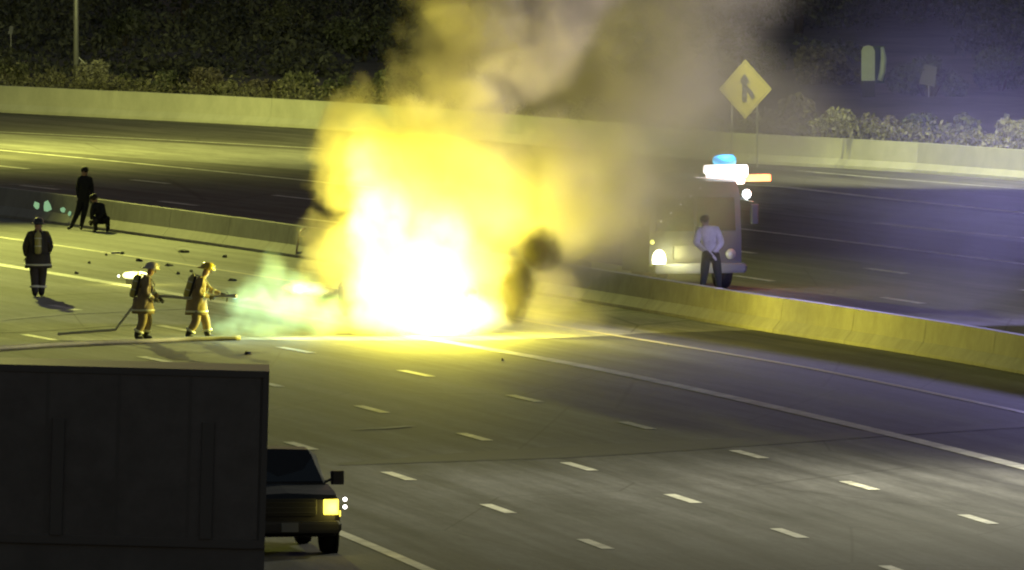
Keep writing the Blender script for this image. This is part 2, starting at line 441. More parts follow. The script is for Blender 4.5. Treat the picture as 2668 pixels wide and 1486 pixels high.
def leafobj(name, cl, n, size, m, parent, seed, zmin=.02):
    g = np.random.default_rng(seed); v, f = leaves(cl, n, size, g)
    v[:, 2] = np.maximum(v[:, 2], zmin)
    me = bpy.data.meshes.new(name); me.from_pydata(v.tolist(), [], f.tolist()); me.materials.append(m)
    return link(bpy.data.objects.new(name, me), parent)
def gz(y): return max(0, (y - 575)*.012) + (max(0, y - 680)*.11)
def bush(px, py, wpx, hpx, mi, label, seed, dens=1.0):
    p = G(px, py); s = F/p.y; wd, ht = wpx/s, hpx/s; r = random.Random(seed)
    t = empty('bush', (p.x, p.y, gz(p.y) - .02), label=label, cat='bush', group='bushes behind the far wall')
    cl = []
    for _ in range(9):
        a = r.uniform(-1, 1); cl.append(((a*wd*.36, r.uniform(-.5, .5)*wd*.5, ht*r.uniform(.25, .72)*(1 - .35*a*a)), (wd*r.uniform(.14, .24), wd*.2, ht*r.uniform(.18, .3))))
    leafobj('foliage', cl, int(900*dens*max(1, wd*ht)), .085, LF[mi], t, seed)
    mb = MB()
    for _ in range(6): x = r.uniform(-.3, .3)*wd; mb.tube([(x*.2, 0, 0), (x*.6, r.uniform(-.2, .2), ht*.35), (x, r.uniform(-.3, .3), ht*.7)], [.03, .02, .008], 5)
    mb.build('stems', bark, t)
    return t
BL = [
 (20, 236, 110, 95, 1, 'dark olive bush at the left end of the wall'),
 (135, 250, 95, 62, 0, 'low rounded grey-green bush left of the thin pole'),
 (245, 254, 130, 110, 0, 'pale sage bush directly right of the thin pole'),
 (345, 258, 100, 70, 1, 'small dark green bush two places right of the pole'),
 (440, 262, 110, 90, 3, 'very dark bush in the gap between the pale bushes'),
 (530, 268, 100, 110, 2, 'tall straw-coloured brush above the middle of the left wall'),
 (610, 270, 90, 80, 1, 'olive bush between two straw-coloured ones'),
 (690, 276, 130, 80, 2, 'wide dry brush in front of the dark trees'),
 (780, 280, 120, 110, 1, 'feathery olive bush at the left edge of the smoke'),
 (880, 286, 130, 120, 3, 'dark bush mostly behind the smoke'),
 (1020, 300, 150, 130, 3, 'dark round bush behind the yellow smoke'),
 (2070, 360, 130, 130, 2, 'dusty brush right of the merge sign'),
 (2180, 368, 140, 110, 0, 'grey brush on the slope below the pale cabinet'),
 (2290, 374, 120, 95, 2, 'dry brush above the brightest part of the right wall'),
 (2400, 384, 140, 100, 3, 'dark violet-tinted bush above the right wall'),
 (2500, 392, 120, 110, 1, 'bush second from the right edge above the wall'),
 (2630, 402, 150, 120, 0, 'grey bush at the right edge above the wall'),
 (1830, 345, 110, 90, 3, 'dark bush behind the left post of the sign'),
]
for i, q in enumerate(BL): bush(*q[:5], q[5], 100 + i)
# second row higher on the slope
B2 = [(60, 150, 160, 120, 3, 'dark shrub high on the left slope'), (330, 165, 170, 120, 3, 'dark shrub on the slope right of the pole'),
      (560, 150, 180, 130, 3, 'dark shrub high above the left wall'), (760, 170, 200, 150, 1, 'grey-green shrub up the slope left of the smoke'),
      (940, 190, 180, 150, 3, 'dark shrub against the smoke edge'), (2140, 240, 200, 140, 2, 'dim brown shrub on the slope right of the sign'),
      (2420, 260, 200, 130, 3, 'dim shrub on the slope right of the cabinet'), (2600, 250, 180, 150, 3, 'dim shrub high at the right edge')]
for i, q in enumerate(B2): bush(*q[:5], q[5], 200 + i, .8)
def tree(px, Y, ht, cw, mi, label, seed):
    s = F/Y; x = (px - 1334)/s; r = random.Random(seed); t = empty('tree', (x, Y, gz(Y) - .1), label=label, cat='tree', group='trees behind the freeway')
    mb = MB(); mb.tube([(0, 0, 0), (.1, 0, ht*.3), (r.uniform(-.3, .3), 0, ht*.6)], [.2, .15, .08], 8)
    cl = []
    for _ in range(16):
        a = r.uniform(0, 2*PI); q = r.uniform(.1, .5)*cw; z = ht*r.uniform(.3, .95); c = (q*math.cos(a), q*math.sin(a), z)
        cl.append((c, (cw*.2, cw*.2, ht*.11)))
        if _ < 7: mb.tube([(0, 0, ht*.3), (c[0]*.5, c[1]*.5, z*.75), c], [.07, .045, .015], 5)
    mb.build('trunk', bark, t)
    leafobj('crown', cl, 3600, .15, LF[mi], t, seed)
for i, q in enumerate([(60, 640, 8.5, 5, 3, 'dark mesquite tree at the far left'), (330, 655, 9, 6, 3, 'dark tree just right of the thin pole'), (480, 648, 8, 5, 3, 'dark tree second right of the pole'), (640, 660, 9.5, 6, 3, 'broad dark tree above the middle of the left wall'), (830, 640, 8, 5.5, 3, 'dark tree nearest the smoke on its left'), (960, 650, 9, 5, 3, 'tall dark tree whose crown meets the smoke'), (2080, 640, 8, 3.5, 3, 'narrow dark tree right of the merge sign'), (2210, 665, 9, 5, 3, 'dim tree behind the pale cabinet'), (2420, 655, 9, 5.5, 3, 'dim violet tree right of the cabinet'), (2600, 650, 9, 5, 3, 'dim tree at the upper right corner')]):
    tree(*q[:5], q[5], 300 + i)
# the wood on the slope reads as one dark mass
g = np.random.default_rng(77); cl = []
for _ in range(620):
    y = 592 + 98*g.uniform()**1.3; x = g.uniform(-30, 30)*y/600; h_ = g.uniform(.3, 1)*(1.3 + max(0, y - 598)*.075)
    if 12.5 < x < 17.5 and y < 640: continue
    cl.append(((x, y, gz(y) + h_*g.uniform(.3, .9)), (g.uniform(.7, 1.9), g.uniform(.7, 1.9), h_*g.uniform(.35, .6))))
v, f = leaves(cl, 125000, .13, g)
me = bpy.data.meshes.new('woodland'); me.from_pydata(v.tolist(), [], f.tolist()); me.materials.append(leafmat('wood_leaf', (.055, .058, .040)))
tag(link(bpy.data.objects.new('woodland', me)), 'dark tangled wood covering the slope behind the wall', 'woodland', kind='stuff')
# dry grass and weeds along the back of the wall
cl = []
for i in range(170):
    q = wl[0].lerp(wl[-1], 0); k = g.integers(1, len(wl) - 2); q = wl[k].lerp(wl[k + 1], g.uniform()); cl.append(((q.x, q.y + g.uniform(2.6, 8), g.uniform(.5, 1.0)), (g.uniform(.5, 1.3), .6, g.uniform(.3, .75))))
v, f = leaves(cl, 22000, .075, g)
me = bpy.data.meshes.new('dry_weeds'); me.from_pydata(v.tolist(), [], f.tolist()); me.materials.append(leafmat('weed_leaf', (.085, .08, .05)))
tag(link(bpy.data.objects.new('dry_weeds', me)), 'tangled dry weeds along the back of the wall', 'weeds', kind='stuff')
# small pale cabinet and panels on the far slope
cabm = mat('pale_metal', (.28, .33, .31), .5, var=.12, scale=4)
cp = G(2272, 262); s_ = F/cp.y; cb = empty('utility_cabinet', (G(2262, 262).x, cp.y, 0), label='pale upright cabinet with a rounded top on the dark slope at upper right', cat='cabinet')
h0 = 52/s_; H1 = 92/s_
MB().box((0, 0, h0/2), (.5, .5, h0)).build('plinth', mat('dark_plinth', (.03, .03, .03), .9), cb)
MB().prism([(-.24, h0), (.24, h0), (.24, h0 + H1*.85), (.16, h0 + H1*.97), (0, h0 + H1), (-.16, h0 + H1*.97), (-.24, h0 + H1*.85)], -.2, .2).build('housing', cabm, cb)
MB().prism([(-.20, h0 + .08), (.20, h0 + .08), (.20, h0 + H1*.8), (-.20, h0 + H1*.8)], -.215, -.202).build('door', cabm, cb)
MB().tube([(.42, 0, h0), (.52, 0, h0 + .35), (.56, 0, h0 + .8), (.50, 0, h0 + 1.2)], [.10, .12, .11, .06], 8).build('side_duct', cabm, cb, True)
MB().box((.2, .25, h0 + H1*.45), (.8, .05, H1*1.05)).build('backboard', mat('dark_board', (.03, .06, .05), .8), cb)
for k, (px, py, wp, hp, lb) in enumerate([(2420, 262, 42, 52, 'faint pale panel on the slope right of the cabinet'), (2622, 330, 18, 30, 'tiny pale marker plate near the right edge above the wall'), (28, 96, 12, 22, 'tiny pale plate among dark trees at the far left')]):
    p = G(px, max(py, 225)); s2 = F/p.y; z1 = (max(py, 225) - py)/s2 + (.9 if k == 0 else .25)
    t = empty('marker_plate', (p.x, p.y, 0), label=lb, cat='plate')
    MB().tube([(0, .03, -.1), (0, .03, z1)], .02, 6).build('stake', galv, t); MB().box((0, 0, z1), (wp/s2, .02, hp/s2), Matrix.Rotation(.2, 3, 'Y'), taper=.8).build('plate', mat('dull_plate', (.12, .12, .14), .6), t)

# ------------------------------------------------------------------ VEHICLES
glass = mat('dark_glass', (.02, .022, .025), .08, spec=.8, coat=.5)
rubber = mat('tyre_rubber', (.018, .018, .018), .85)
rimm = mat('wheel_rim', (.35, .35, .36), .35, .8)
plastic = mat('black_plastic', (.02, .02, .02), .5)
chrome = mat('dull_chrome', (.5, .5, .5), .25, .9); dchrome = mat('dark_trim', (.05, .05, .05), .4)
def loft(stations, m, name, parent, smooth=False):
    """stations: (x, [(half_width, z) from the bottom up to the roof centre]); mirrored about y=0"""
    mb = MB(); n = len(stations[0][1])
    for x, pr in stations:
        for y, z in pr: mb.v.append((x, y, z))
        for y, z in reversed(pr): mb.v.append((x, -y, z))
    k = 2*n
    for i in range(len(stations) - 1):
        for j in range(k): a = (j + 1) % k; mb.f.append((i*k + j, i*k + a, (i + 1)*k + a, (i + 1)*k + j))
    mb.f += [tuple(range(k))[::-1], tuple(range((len(stations) - 1)*k, len(stations)*k))]
    return mb.build(name, m, parent, smooth)
def wheel(x, y, r, parent, w_=.26):
    s = 1 if y > 0 else -1
    t = MB().lathe([(r*.62, -w_/2), (r*.93, -w_/2), (r, -w_*.32), (r, w_*.32), (r*.93, w_/2), (r*.62, w_/2)], (x, y, r), 20, 'y').build('wheel', rubber, parent, True)
    MB().lathe([(r*.62, -w_*.3), (r*.62, w_*.45 if s > 0 else w_*.3), (r*.5, w_*.40 if s > 0 else w_*.3), (r*.18, w_*.52 if s > 0 else w_*.3)], (x, y, r), 14, 'y', (1, s, 1)).build('rim', rimm, t)
def lamp_part(name, c, d, m, parent, bev=.02, rot=None):
    return MB().box(c, d, rot, bev=bev).build(name, m, parent)
def suv(name, paint_m, label, cat='pickup', group=None, L=5.0, W=1.96, HT=1.90, bed=False, light_l=None, light_r=None):
    """front at +x; hood, sloping windshield, cabin with side glass"""
    t = empty(name, label=label, cat=cat)
    if group: t['group'] = group
    h = W/2; x1 = L/2
    S = [(x1, [(h*.78, .42), (h*.86, .62), (h*.86, .80), (h*.80, .96), (0, .99)]),
         (x1 - .10, [(h*.90, .34), (h*.97, .60), (h*.97, .84), (h*.90, 1.04), (0, 1.08)]),
         (x1 - .5, [(h*.95, .30), (h, .60), (h, .90), (h*.92, 1.10), (0, 1.14)]),
         (x1 - 1.25, [(h*.95, .28), (h, .60), (h, .98), (h*.93, 1.16), (0, 1.19)]),
         (x1 - 1.35, [(h*.95, .28), (h, .60), (h, 1.00), (h*.93, 1.17), (0, 1.18)]),
         (-x1 + .3, [(h*.95, .30), (h, .60), (h, 1.02), (h*.93, 1.17), (0, 1.18)]),
         (-x1, [(h*.90, .40), (h*.96, .62), (h*.96, 1.0), (h*.90, 1.12), (0, 1.14)])]
    loft(S, paint_m, 'body', t)
    xe = -x1 + (2.0 if bed else .25)
    zr = HT
    cab = [(x1 - 1.30, [(h*.90, 1.15), (h*.88, 1.17), (h*.86, 1.18), (h*.80, 1.19), (0, 1.20)]),
           (x1 - 1.95, [(h*.92, 1.12), (h*.87, 1.45), (h*.80, zr - .10), (h*.66, zr - .02), (0, zr)]),
           (x1 - 2.6, [(h*.92, 1.12), (h*.88, 1.45), (h*.81, zr - .08), (h*.68, zr), (0, zr + .02)]),
           (xe + .3, [(h*.92, 1.12), (h*.88, 1.45), (h*.81, zr - .10), (h*.68, zr - .02), (0, zr)]),
           (xe, [(h*.90, 1.12), (h*.84, 1.42), (h*.74, zr - .25), (h*.60, zr - .2), (0, zr - .18)])]
    loft(cab, paint_m, 'cabin', t)
    # windshield lies on the sloping front of the cabin
    xa, xb = x1 - 1.34, x1 - 1.90
    MB().add([(xa + .022, -h*.82, 1.22), (xa + .022, h*.82, 1.22), (xb + .03, h*.70, zr - .09), (xb + .03, -h*.70, zr - .09),
              (xa, -h*.82, 1.20), (xa, h*.82, 1.20), (xb, h*.70, zr - .10), (xb, -h*.70, zr - .10)],
             [(0, 1, 2, 3), (4, 5, 6, 7)[::-1], (0, 1, 5, 4), (1, 2, 6, 5), (2, 3, 7, 6), (3, 0, 4, 7)]).build('windshield', glass, t)
    for s in (1, -1):
        for a, b in ((x1 - 1.9, x1 - 2.65), (x1 - 2.75, max(xe + .35, x1 - 3.7))):
            MB().add([(a, s*(h*.905), 1.2), (b, s*(h*.905), 1.2), (b, s*(h*.835), zr - .16), (a - .12, s*(h*.835), zr - .16),
                      (a, s*(h*.86), 1.2), (b, s*(h*.86), 1.2), (b, s*(h*.80), zr - .16), (a - .12, s*(h*.80), zr - .16)],
                     [(0, 1, 2, 3), (7, 6, 5, 4), (0, 4, 5, 1), (1, 5, 6, 2), (2, 6, 7, 3), (3, 7, 4, 0)]).build('side_window', glass, t)
        m = MB().box((x1 - 1.75, s*(h + .17), 1.26), (.14, .24, .24), bev=.04).build('mirror', plastic, t)
        MB().tube([(x1 - 1.72, s*h*.92, 1.18), (x1 - 1.75, s*(h + .08), 1.24)], .025, 6).build('mirror_arm', plastic, m)
        lm = (light_l if s > 0 else light_r) or mat('headlamp_off', (.28, .28, .28), .15, spec=.8)
        lamp_part('headlight', (x1 - .07, s*h*.78, .84), (.16, .30, .26), lm, t, .03)
        lamp_part('marker_light', (x1 - .16, s*h*.955, .72), (.14, .06, .10), light_l if (s > 0 and light_l) else mat('amber_off', (.35, .16, .03), .3), t)
        for xx in (x1 - .95, -x1 + 1.0): wheel(xx, s*(h - .13), .39, t)
        MB().lathe([(.47, -.02), (.47, .02)], (x1 - .95, s*h, .40), 20, 'y').build('wheel_arch', plastic, t)
    g = MB()
    g.box((x1 + .005, 0, .84), (.05, h*1.05, .30), bev=.02); gr = g.build('grille', plastic, t)
    for i in range(3): MB().box((x1 + .035, 0, .75 + i*.09), (.02, h*1.0, .02)).build('grille_bar', dchrome, gr)
    MB().box((x1 + .02, 0, .50), (.24, W*.97, .20), bev=.05).build('bumper', mat('bumper_grey', (.05, .05, .055), .4, .3), t)
    MB().box((x1 + .15, 0, .50), (.012, .31, .16)).build('license_plate', mat('plate_white', (.22, .22, .22), .5), t)
    return t
def face(o, p, ang):  # put a thing (front = +x) at p, facing world angle ang
    o.location = p; o.rotation_euler = (0, 0, ang)

amber_on = mat('lit_amber_lamp', (1, .8, .2), .3, emit=(1, .80, .07), es=3.2)
white_on = mat('lit_white_lamp', (1, 1, 1), .3, emit=(1, .98, .85), es=26)
dark_paint = mat('dark_car_paint', (.016, .015, .017), .55, var=.3, scale=5)
# dark pickup facing the camera beside the box trailer
pk = suv('pickup_truck', dark_paint, 'dark pickup truck half hidden behind the big box trailer, one amber lamp lit', 'pickup', HT=1.76, light_l=amber_on, bed=True)
pp = G(785, 1432); pp.z = 0
face(pk, (pp.x - .60, pp.y + .2, .0), -PI/2 + .16); pk.scale = (1, 1, 1.05)
ld = bpy.data.lights.new('headlight_glow', 'POINT'); ld.energy = 9; ld.color = (1, .82, .15); ld.shadow_soft_size = .1
lo = link(bpy.data.objects.new('headlight_glow', ld), pk); lo.location = (2.68, .82, .82)
small_on = mat('lit_small_white_lamp', (1, 1, 1), .3, emit=(1, .95, .95), es=9)
for z in (1.06, .93): MB().lathe([(.001, -.035), (.03, -.02), (.035, 0), (.03, .02), (.001, .035)], (2.30, 1.06, z - .1), 8).build('side_lamp', small_on, pk, True)

# big dark box trailer parked across the shoulder, nearest the camera
tm = mat('trailer_skin', (.13, .127, .14), .55, var=.25, scale=1.2, bump=.1)
tr = empty('box_trailer', label='huge dark box trailer filling the lower left corner, nearest the camera', cat='trailer')
s_t = (968 + 960.7)/(H - 4.1); Yt = F/s_t; xr = (684 - 1334)/s_t
tr.location = (xr, Yt, 0); tr.rotation_euler = (0, math.radians(1.6), math.radians(0.9))
Lt = 12.5; Ht = 4.1; Wt = 2.55
MB().box((-Lt/2, Wt/2 + .01, (Ht + 1.05)/2), (Lt, Wt, Ht - 1.05)).build('box_shell', tm, tr)
ribm = mat('trailer_rib', (.11, .108, .12), .5)
pan = mat('trailer_panel', (.135, .13, .145), .5, var=.3, scale=1.6, bump=.15)
for i in range(10):
    x = -.12 - i*1.22
    MB().box((x - .61, -.012, (Ht + 1.1)/2), (1.17, .02, Ht - 1.32)).build('side_panel', pan, tr)
    if i: MB().box((x, -.016, (Ht + 1.1)/2), (.05, .03, Ht - 1.30)).build('rib', ribm, tr)
MB().box((-Lt/2, -.01, Ht - .06), (Lt, .06, .12), bev=.015).build('top_rail', ribm, tr)
MB().box((-Lt/2, -.01, 1.13), (Lt, .07, .16), bev=.02).build('bottom_rail', ribm, tr)
MB().box((-.05, -.005, (Ht + 1.05)/2), (.10, .05, Ht - 1.05)).build('corner_post', ribm, tr)
for x in (-1.02, -3.58): MB().box((x, -.05, 2.2), (.22, .05, 2.0), bev=.015).build('door_post', ribm, tr)
for x in (-1.2, -2.5):
    for y in (.25, Wt - .25): wheel(x, y, .50, tr, .28)
MB().box((-Lt/2, Wt/2, .9), (Lt*.9, 1.0, .2)).build('chassis', plastic, tr)
MB().box((-Lt/2 - .05, .03, .72), (Lt + .1, .05, .66)).build('side_skirt', tm, tr)

# fire engine behind the median barrier on the far side, facing the camera
eng = empty('fire_engine', label='fire engine with blue, white and orange roof lights behind the median barrier', cat='fire engine')
ered = mat('engine_red', (.10, .018, .014), .35, var=.15, scale=3, coat=.4)
ewht = mat('engine_white', (.30, .30, .28), .4, var=.08, scale=3)
edark = mat('engine_dark', (.022, .022, .025), .45, var=.25, scale=4)
u_e = u_at(1790, -18.5); pe = G(1812, 758)
face(eng, pe, heading(u_e) + .02)
W2 = 1.22; HE = 2.76
loft([(0, [(W2*.93, .50), (W2, .62), (W2, 1.30), (W2*.97, 2.35), (W2*.90, HE), (0, HE + .05)]),
      (-.35, [(W2, .45), (W2*1.01, .62), (W2*1.01, 1.35), (W2*.99, 2.40), (W2*.93, HE + .06), (0, HE + .11)]),
      (-2.5, [(W2, .45), (W2*1.01, .62), (W2*1.01, 1.35), (W2*.99, 2.40), (W2*.93, HE + .06), (0, HE + .11)])], edark, 'cab', eng)
MB().box((-5.9, 0, 1.65), (6.6, 2.44, 2.2), bev=.05).build('body', ered, eng)
for i in range(5):
    MB().box((-3.3 - i*1.22, -1.225, 1.62), (1.1, .03, 1.35)).build('shutter', mat('shutter_grey', (.30, .30, .29), .4, .5), eng)
    MB().box((-3.3 - i*1.22, 1.225, 1.62), (1.1, .03, 1.35)).build('shutter', mat('shutter_grey', (.3, .3, .3), .4), eng)
for s in (-1, 1):
    MB().add([(.02, s*.05, 1.52), (.02, s*1.06, 1.52), (.015, s*1.03, 2.36), (.015, s*.05, 2.38), (-.02, s*.05, 1.52), (-.02, s*1.06, 1.52), (-.02, s*1.03, 2.36), (-.02, s*.05, 2.38)],
             [(0, 1, 2, 3), (7, 6, 5, 4), (0, 4, 5, 1), (1, 5, 6, 2), (2, 6, 7, 3), (3, 7, 4, 0)]).build('windshield', glass, eng)
    MB().box((-1.0, s*1.235, 1.9), (.75, .02, .7), bev=.005).build('side_window', glass, eng)
    MB().box((.30, s*1.48, 1.95), (.12, .2, .5), bev=.03).build('mirror', plastic, eng)
    MB().tube([(-.05, s*1.15, 2.35), (.28, s*1.46, 2.25)], .02, 6).build('mirror_arm', chrome, eng)
    for x in (-1.2, -6.9, -7.9): wheel(x, s*1.06, .52, eng, .3)
MB().box((.06, 0, .98), (.06, 1.2, .34), bev=.015).build('grille', dchrome, eng)
MB().box((.20, 0, .58), (.5, 2.5, .24), bev=.06).build('bumper', mat('worn_steel', (.14, .14, .14), .6, .3), eng)
hl = mat('lit_engine_headlamp', (1, 1, .9), .3, emit=(1, 1, .62), es=30)
MB().lathe([(.001, .0), (.2, .01), (.22, .05), (.2, .10)], (.02, -.98, .80), 16, 'x', (1, .80, 1.15)).build('headlight', hl, eng, True)
MB().lathe([(.001, .0), (.13, .01), (.14, .05), (.12, .10)], (.02, .92, .93), 16, 'x').build('headlight', mat('headlamp_off', (.3, .3, .3), .2), eng, True)
MB().lathe([(.001, .0), (.05, .01), (.06, .05), (.05, .08)], (.02, -1.16, 1.25), 10, 'x').build('marker_light', mat('lit_lime_lamp', (1, 1, .3), .3, emit=(1, 1, .2), es=4), eng, True)
for i in range(5):
    MB().lathe([(.001, 0), (.022, .005), (.028, .02)], (.03, .12 - i*.26, 2.62 - i*.21), 8, 'x').build('marker_light', mat('dim_marker', (.8, .8, .75), .3, emit=(1, 1, .8), es=.5), eng)
lb = MB().box((-.6, .25, HE + .16), (.35, 1.9, .10), bev=.03).build('light_bar', plastic, eng)
def beacon(y, z, r, h_, m, nm): MB().lathe([(r*.8, 0), (r, h_*.2), (r, h_*.7), (r*.7, h_), (.01, h_*1.02)], (-.55, y, z), 14).build(nm, m, lb, True)
blue_on = mat('lit_blue_beacon', (.1, .6, 1), .3, emit=(.05, .60, 1.0), es=2.6)
beacon(.93, HE + .42, .30, .24, blue_on, 'blue_beacon')
MB().box((-.5, .95, HE + .26), (.24, 1.15, .30), bev=.06).build('white_beacon', mat('lit_white_beacon', (1, 1, 1), .3, emit=(1, .93, .88), es=14), lb)
MB().box((-.45, .75, HE + .02), (.22, 1.35, .18), bev=.05).build('white_beacon', mat('lit_white_beacon2', (1, 1, 1), .3, emit=(1, .80, .72), es=10), lb)
MB().box((-.5, 1.78, HE + .08), (.20, .72, .17), bev=.06).build('orange_beacon', mat('lit_orange_beacon', (1, .4, .1), .3, emit=(1, .26, .09), es=5), lb)
MB().box((-.4, .22, HE - .28), (.14, .22, .07), bev=.02).build('red_beacon', mat('lit_red_beacon', (1, .2, .1), .3, emit=(1, .30, .18), es=4), lb)
MB().lathe([(.001, 0), (.10, .03), (.12, .08), (.1, .14)], (.05, 1.32, HE - .31), 12, 'x').build('scene_light', mat('lit_scene_lamp', (1, 1, 1), .3, emit=(.85, 1, 1), es=8), lb, True)
def plight(nm, loc, e, col, r, parent):
    ld = bpy.data.lights.new(nm, 'POINT'); ld.energy = e; ld.color = col; ld.shadow_soft_size = r
    lo = link(bpy.data.objects.new(nm, ld), parent); lo.location = loc; return lo
plight('blue_light', (-.2, .9, HE + .85), 300, (.15, .5, 1), .2, eng)
plight('red_light', (.3, 1.7, HE - .1), 200, (1, .30, .16), .25, eng)
plight('head_light', (.7, -.6, .95), 150, (1, 1, .55), .15, eng)

# patrol car outside the right edge whose blue lights wash the right side
pc = suv('patrol_car', mat('patrol_paint', (.5, .5, .5), .3, coat=.5), 'patrol car with blue roof lights standing just outside the right edge', 'car', L=4.9, HT=1.72)
u_p = u_at(2668, -21) + 7.5; face(pc, road(u_p, -20.5), heading(u_p))
pb_ = MB().box((.1, 0, 1.80), (.3, 1.2, .12), bev=.03).build('light_bar', plastic, pc)
for s in (-1, 1): MB().box((.1, s*.38, 1.88), (.26, .4, .12), bev=.03).build('blue_beacon', mat('lit_violet_beacon', (.3, .3, 1), .3, emit=(.25, .3, 1), es=12), pb_)
plight('blue_light', (.1, 0, 2.6), 15000, (.42, .38, 1), .3, pc)

# burning car, almost lost in the flames
char = mat('charred_metal', (.02, .017, .015), .8, var=.4, scale=6, bump=.4)
fire_p = G(1085, 880)
bc = suv('burning_car', char, 'charred burning car almost lost inside the white-hot flames', 'car', L=4.7, HT=1.55)
bc['label'] = 'charred burning car almost lost inside the white-hot flames'
face(bc, (fire_p.x - .2, fire_p.y + 3.2, .012), heading(-48) + .1)
# bent tube frame beside the fire
fr = empty('tube_frame', G(796, 672), label='bent pinkish metal tube frame standing between the fire and the median barrier', cat='metal frame')
fm = mat('hot_tube', (.62, .50, .40), .45, .2)
MB().tube([(-.26, 0, 0), (-.22, 0, .35), (-.13, 0, .72), (-.06, 0, .77), (.10, 0, .77), (.17, 0, .70), (.25, 0, .4), (.27, 0, 0)], .028, 7).build('hoop', fm, fr, True)
for x in (-.04, .08): MB().tube([(x, 0, .02), (x + .01, 0, .58)], .016, 6).build('upright', fm, fr, True)
MB().tube([(-.17, 0, .58), (.20, 0, .56)], .016, 6).build('crossbar', fm, fr, True)
MB().tube([(-.24, 0, .08), (.27, 0, .08)], .016, 6).build('crossbar', fm, fr, True)

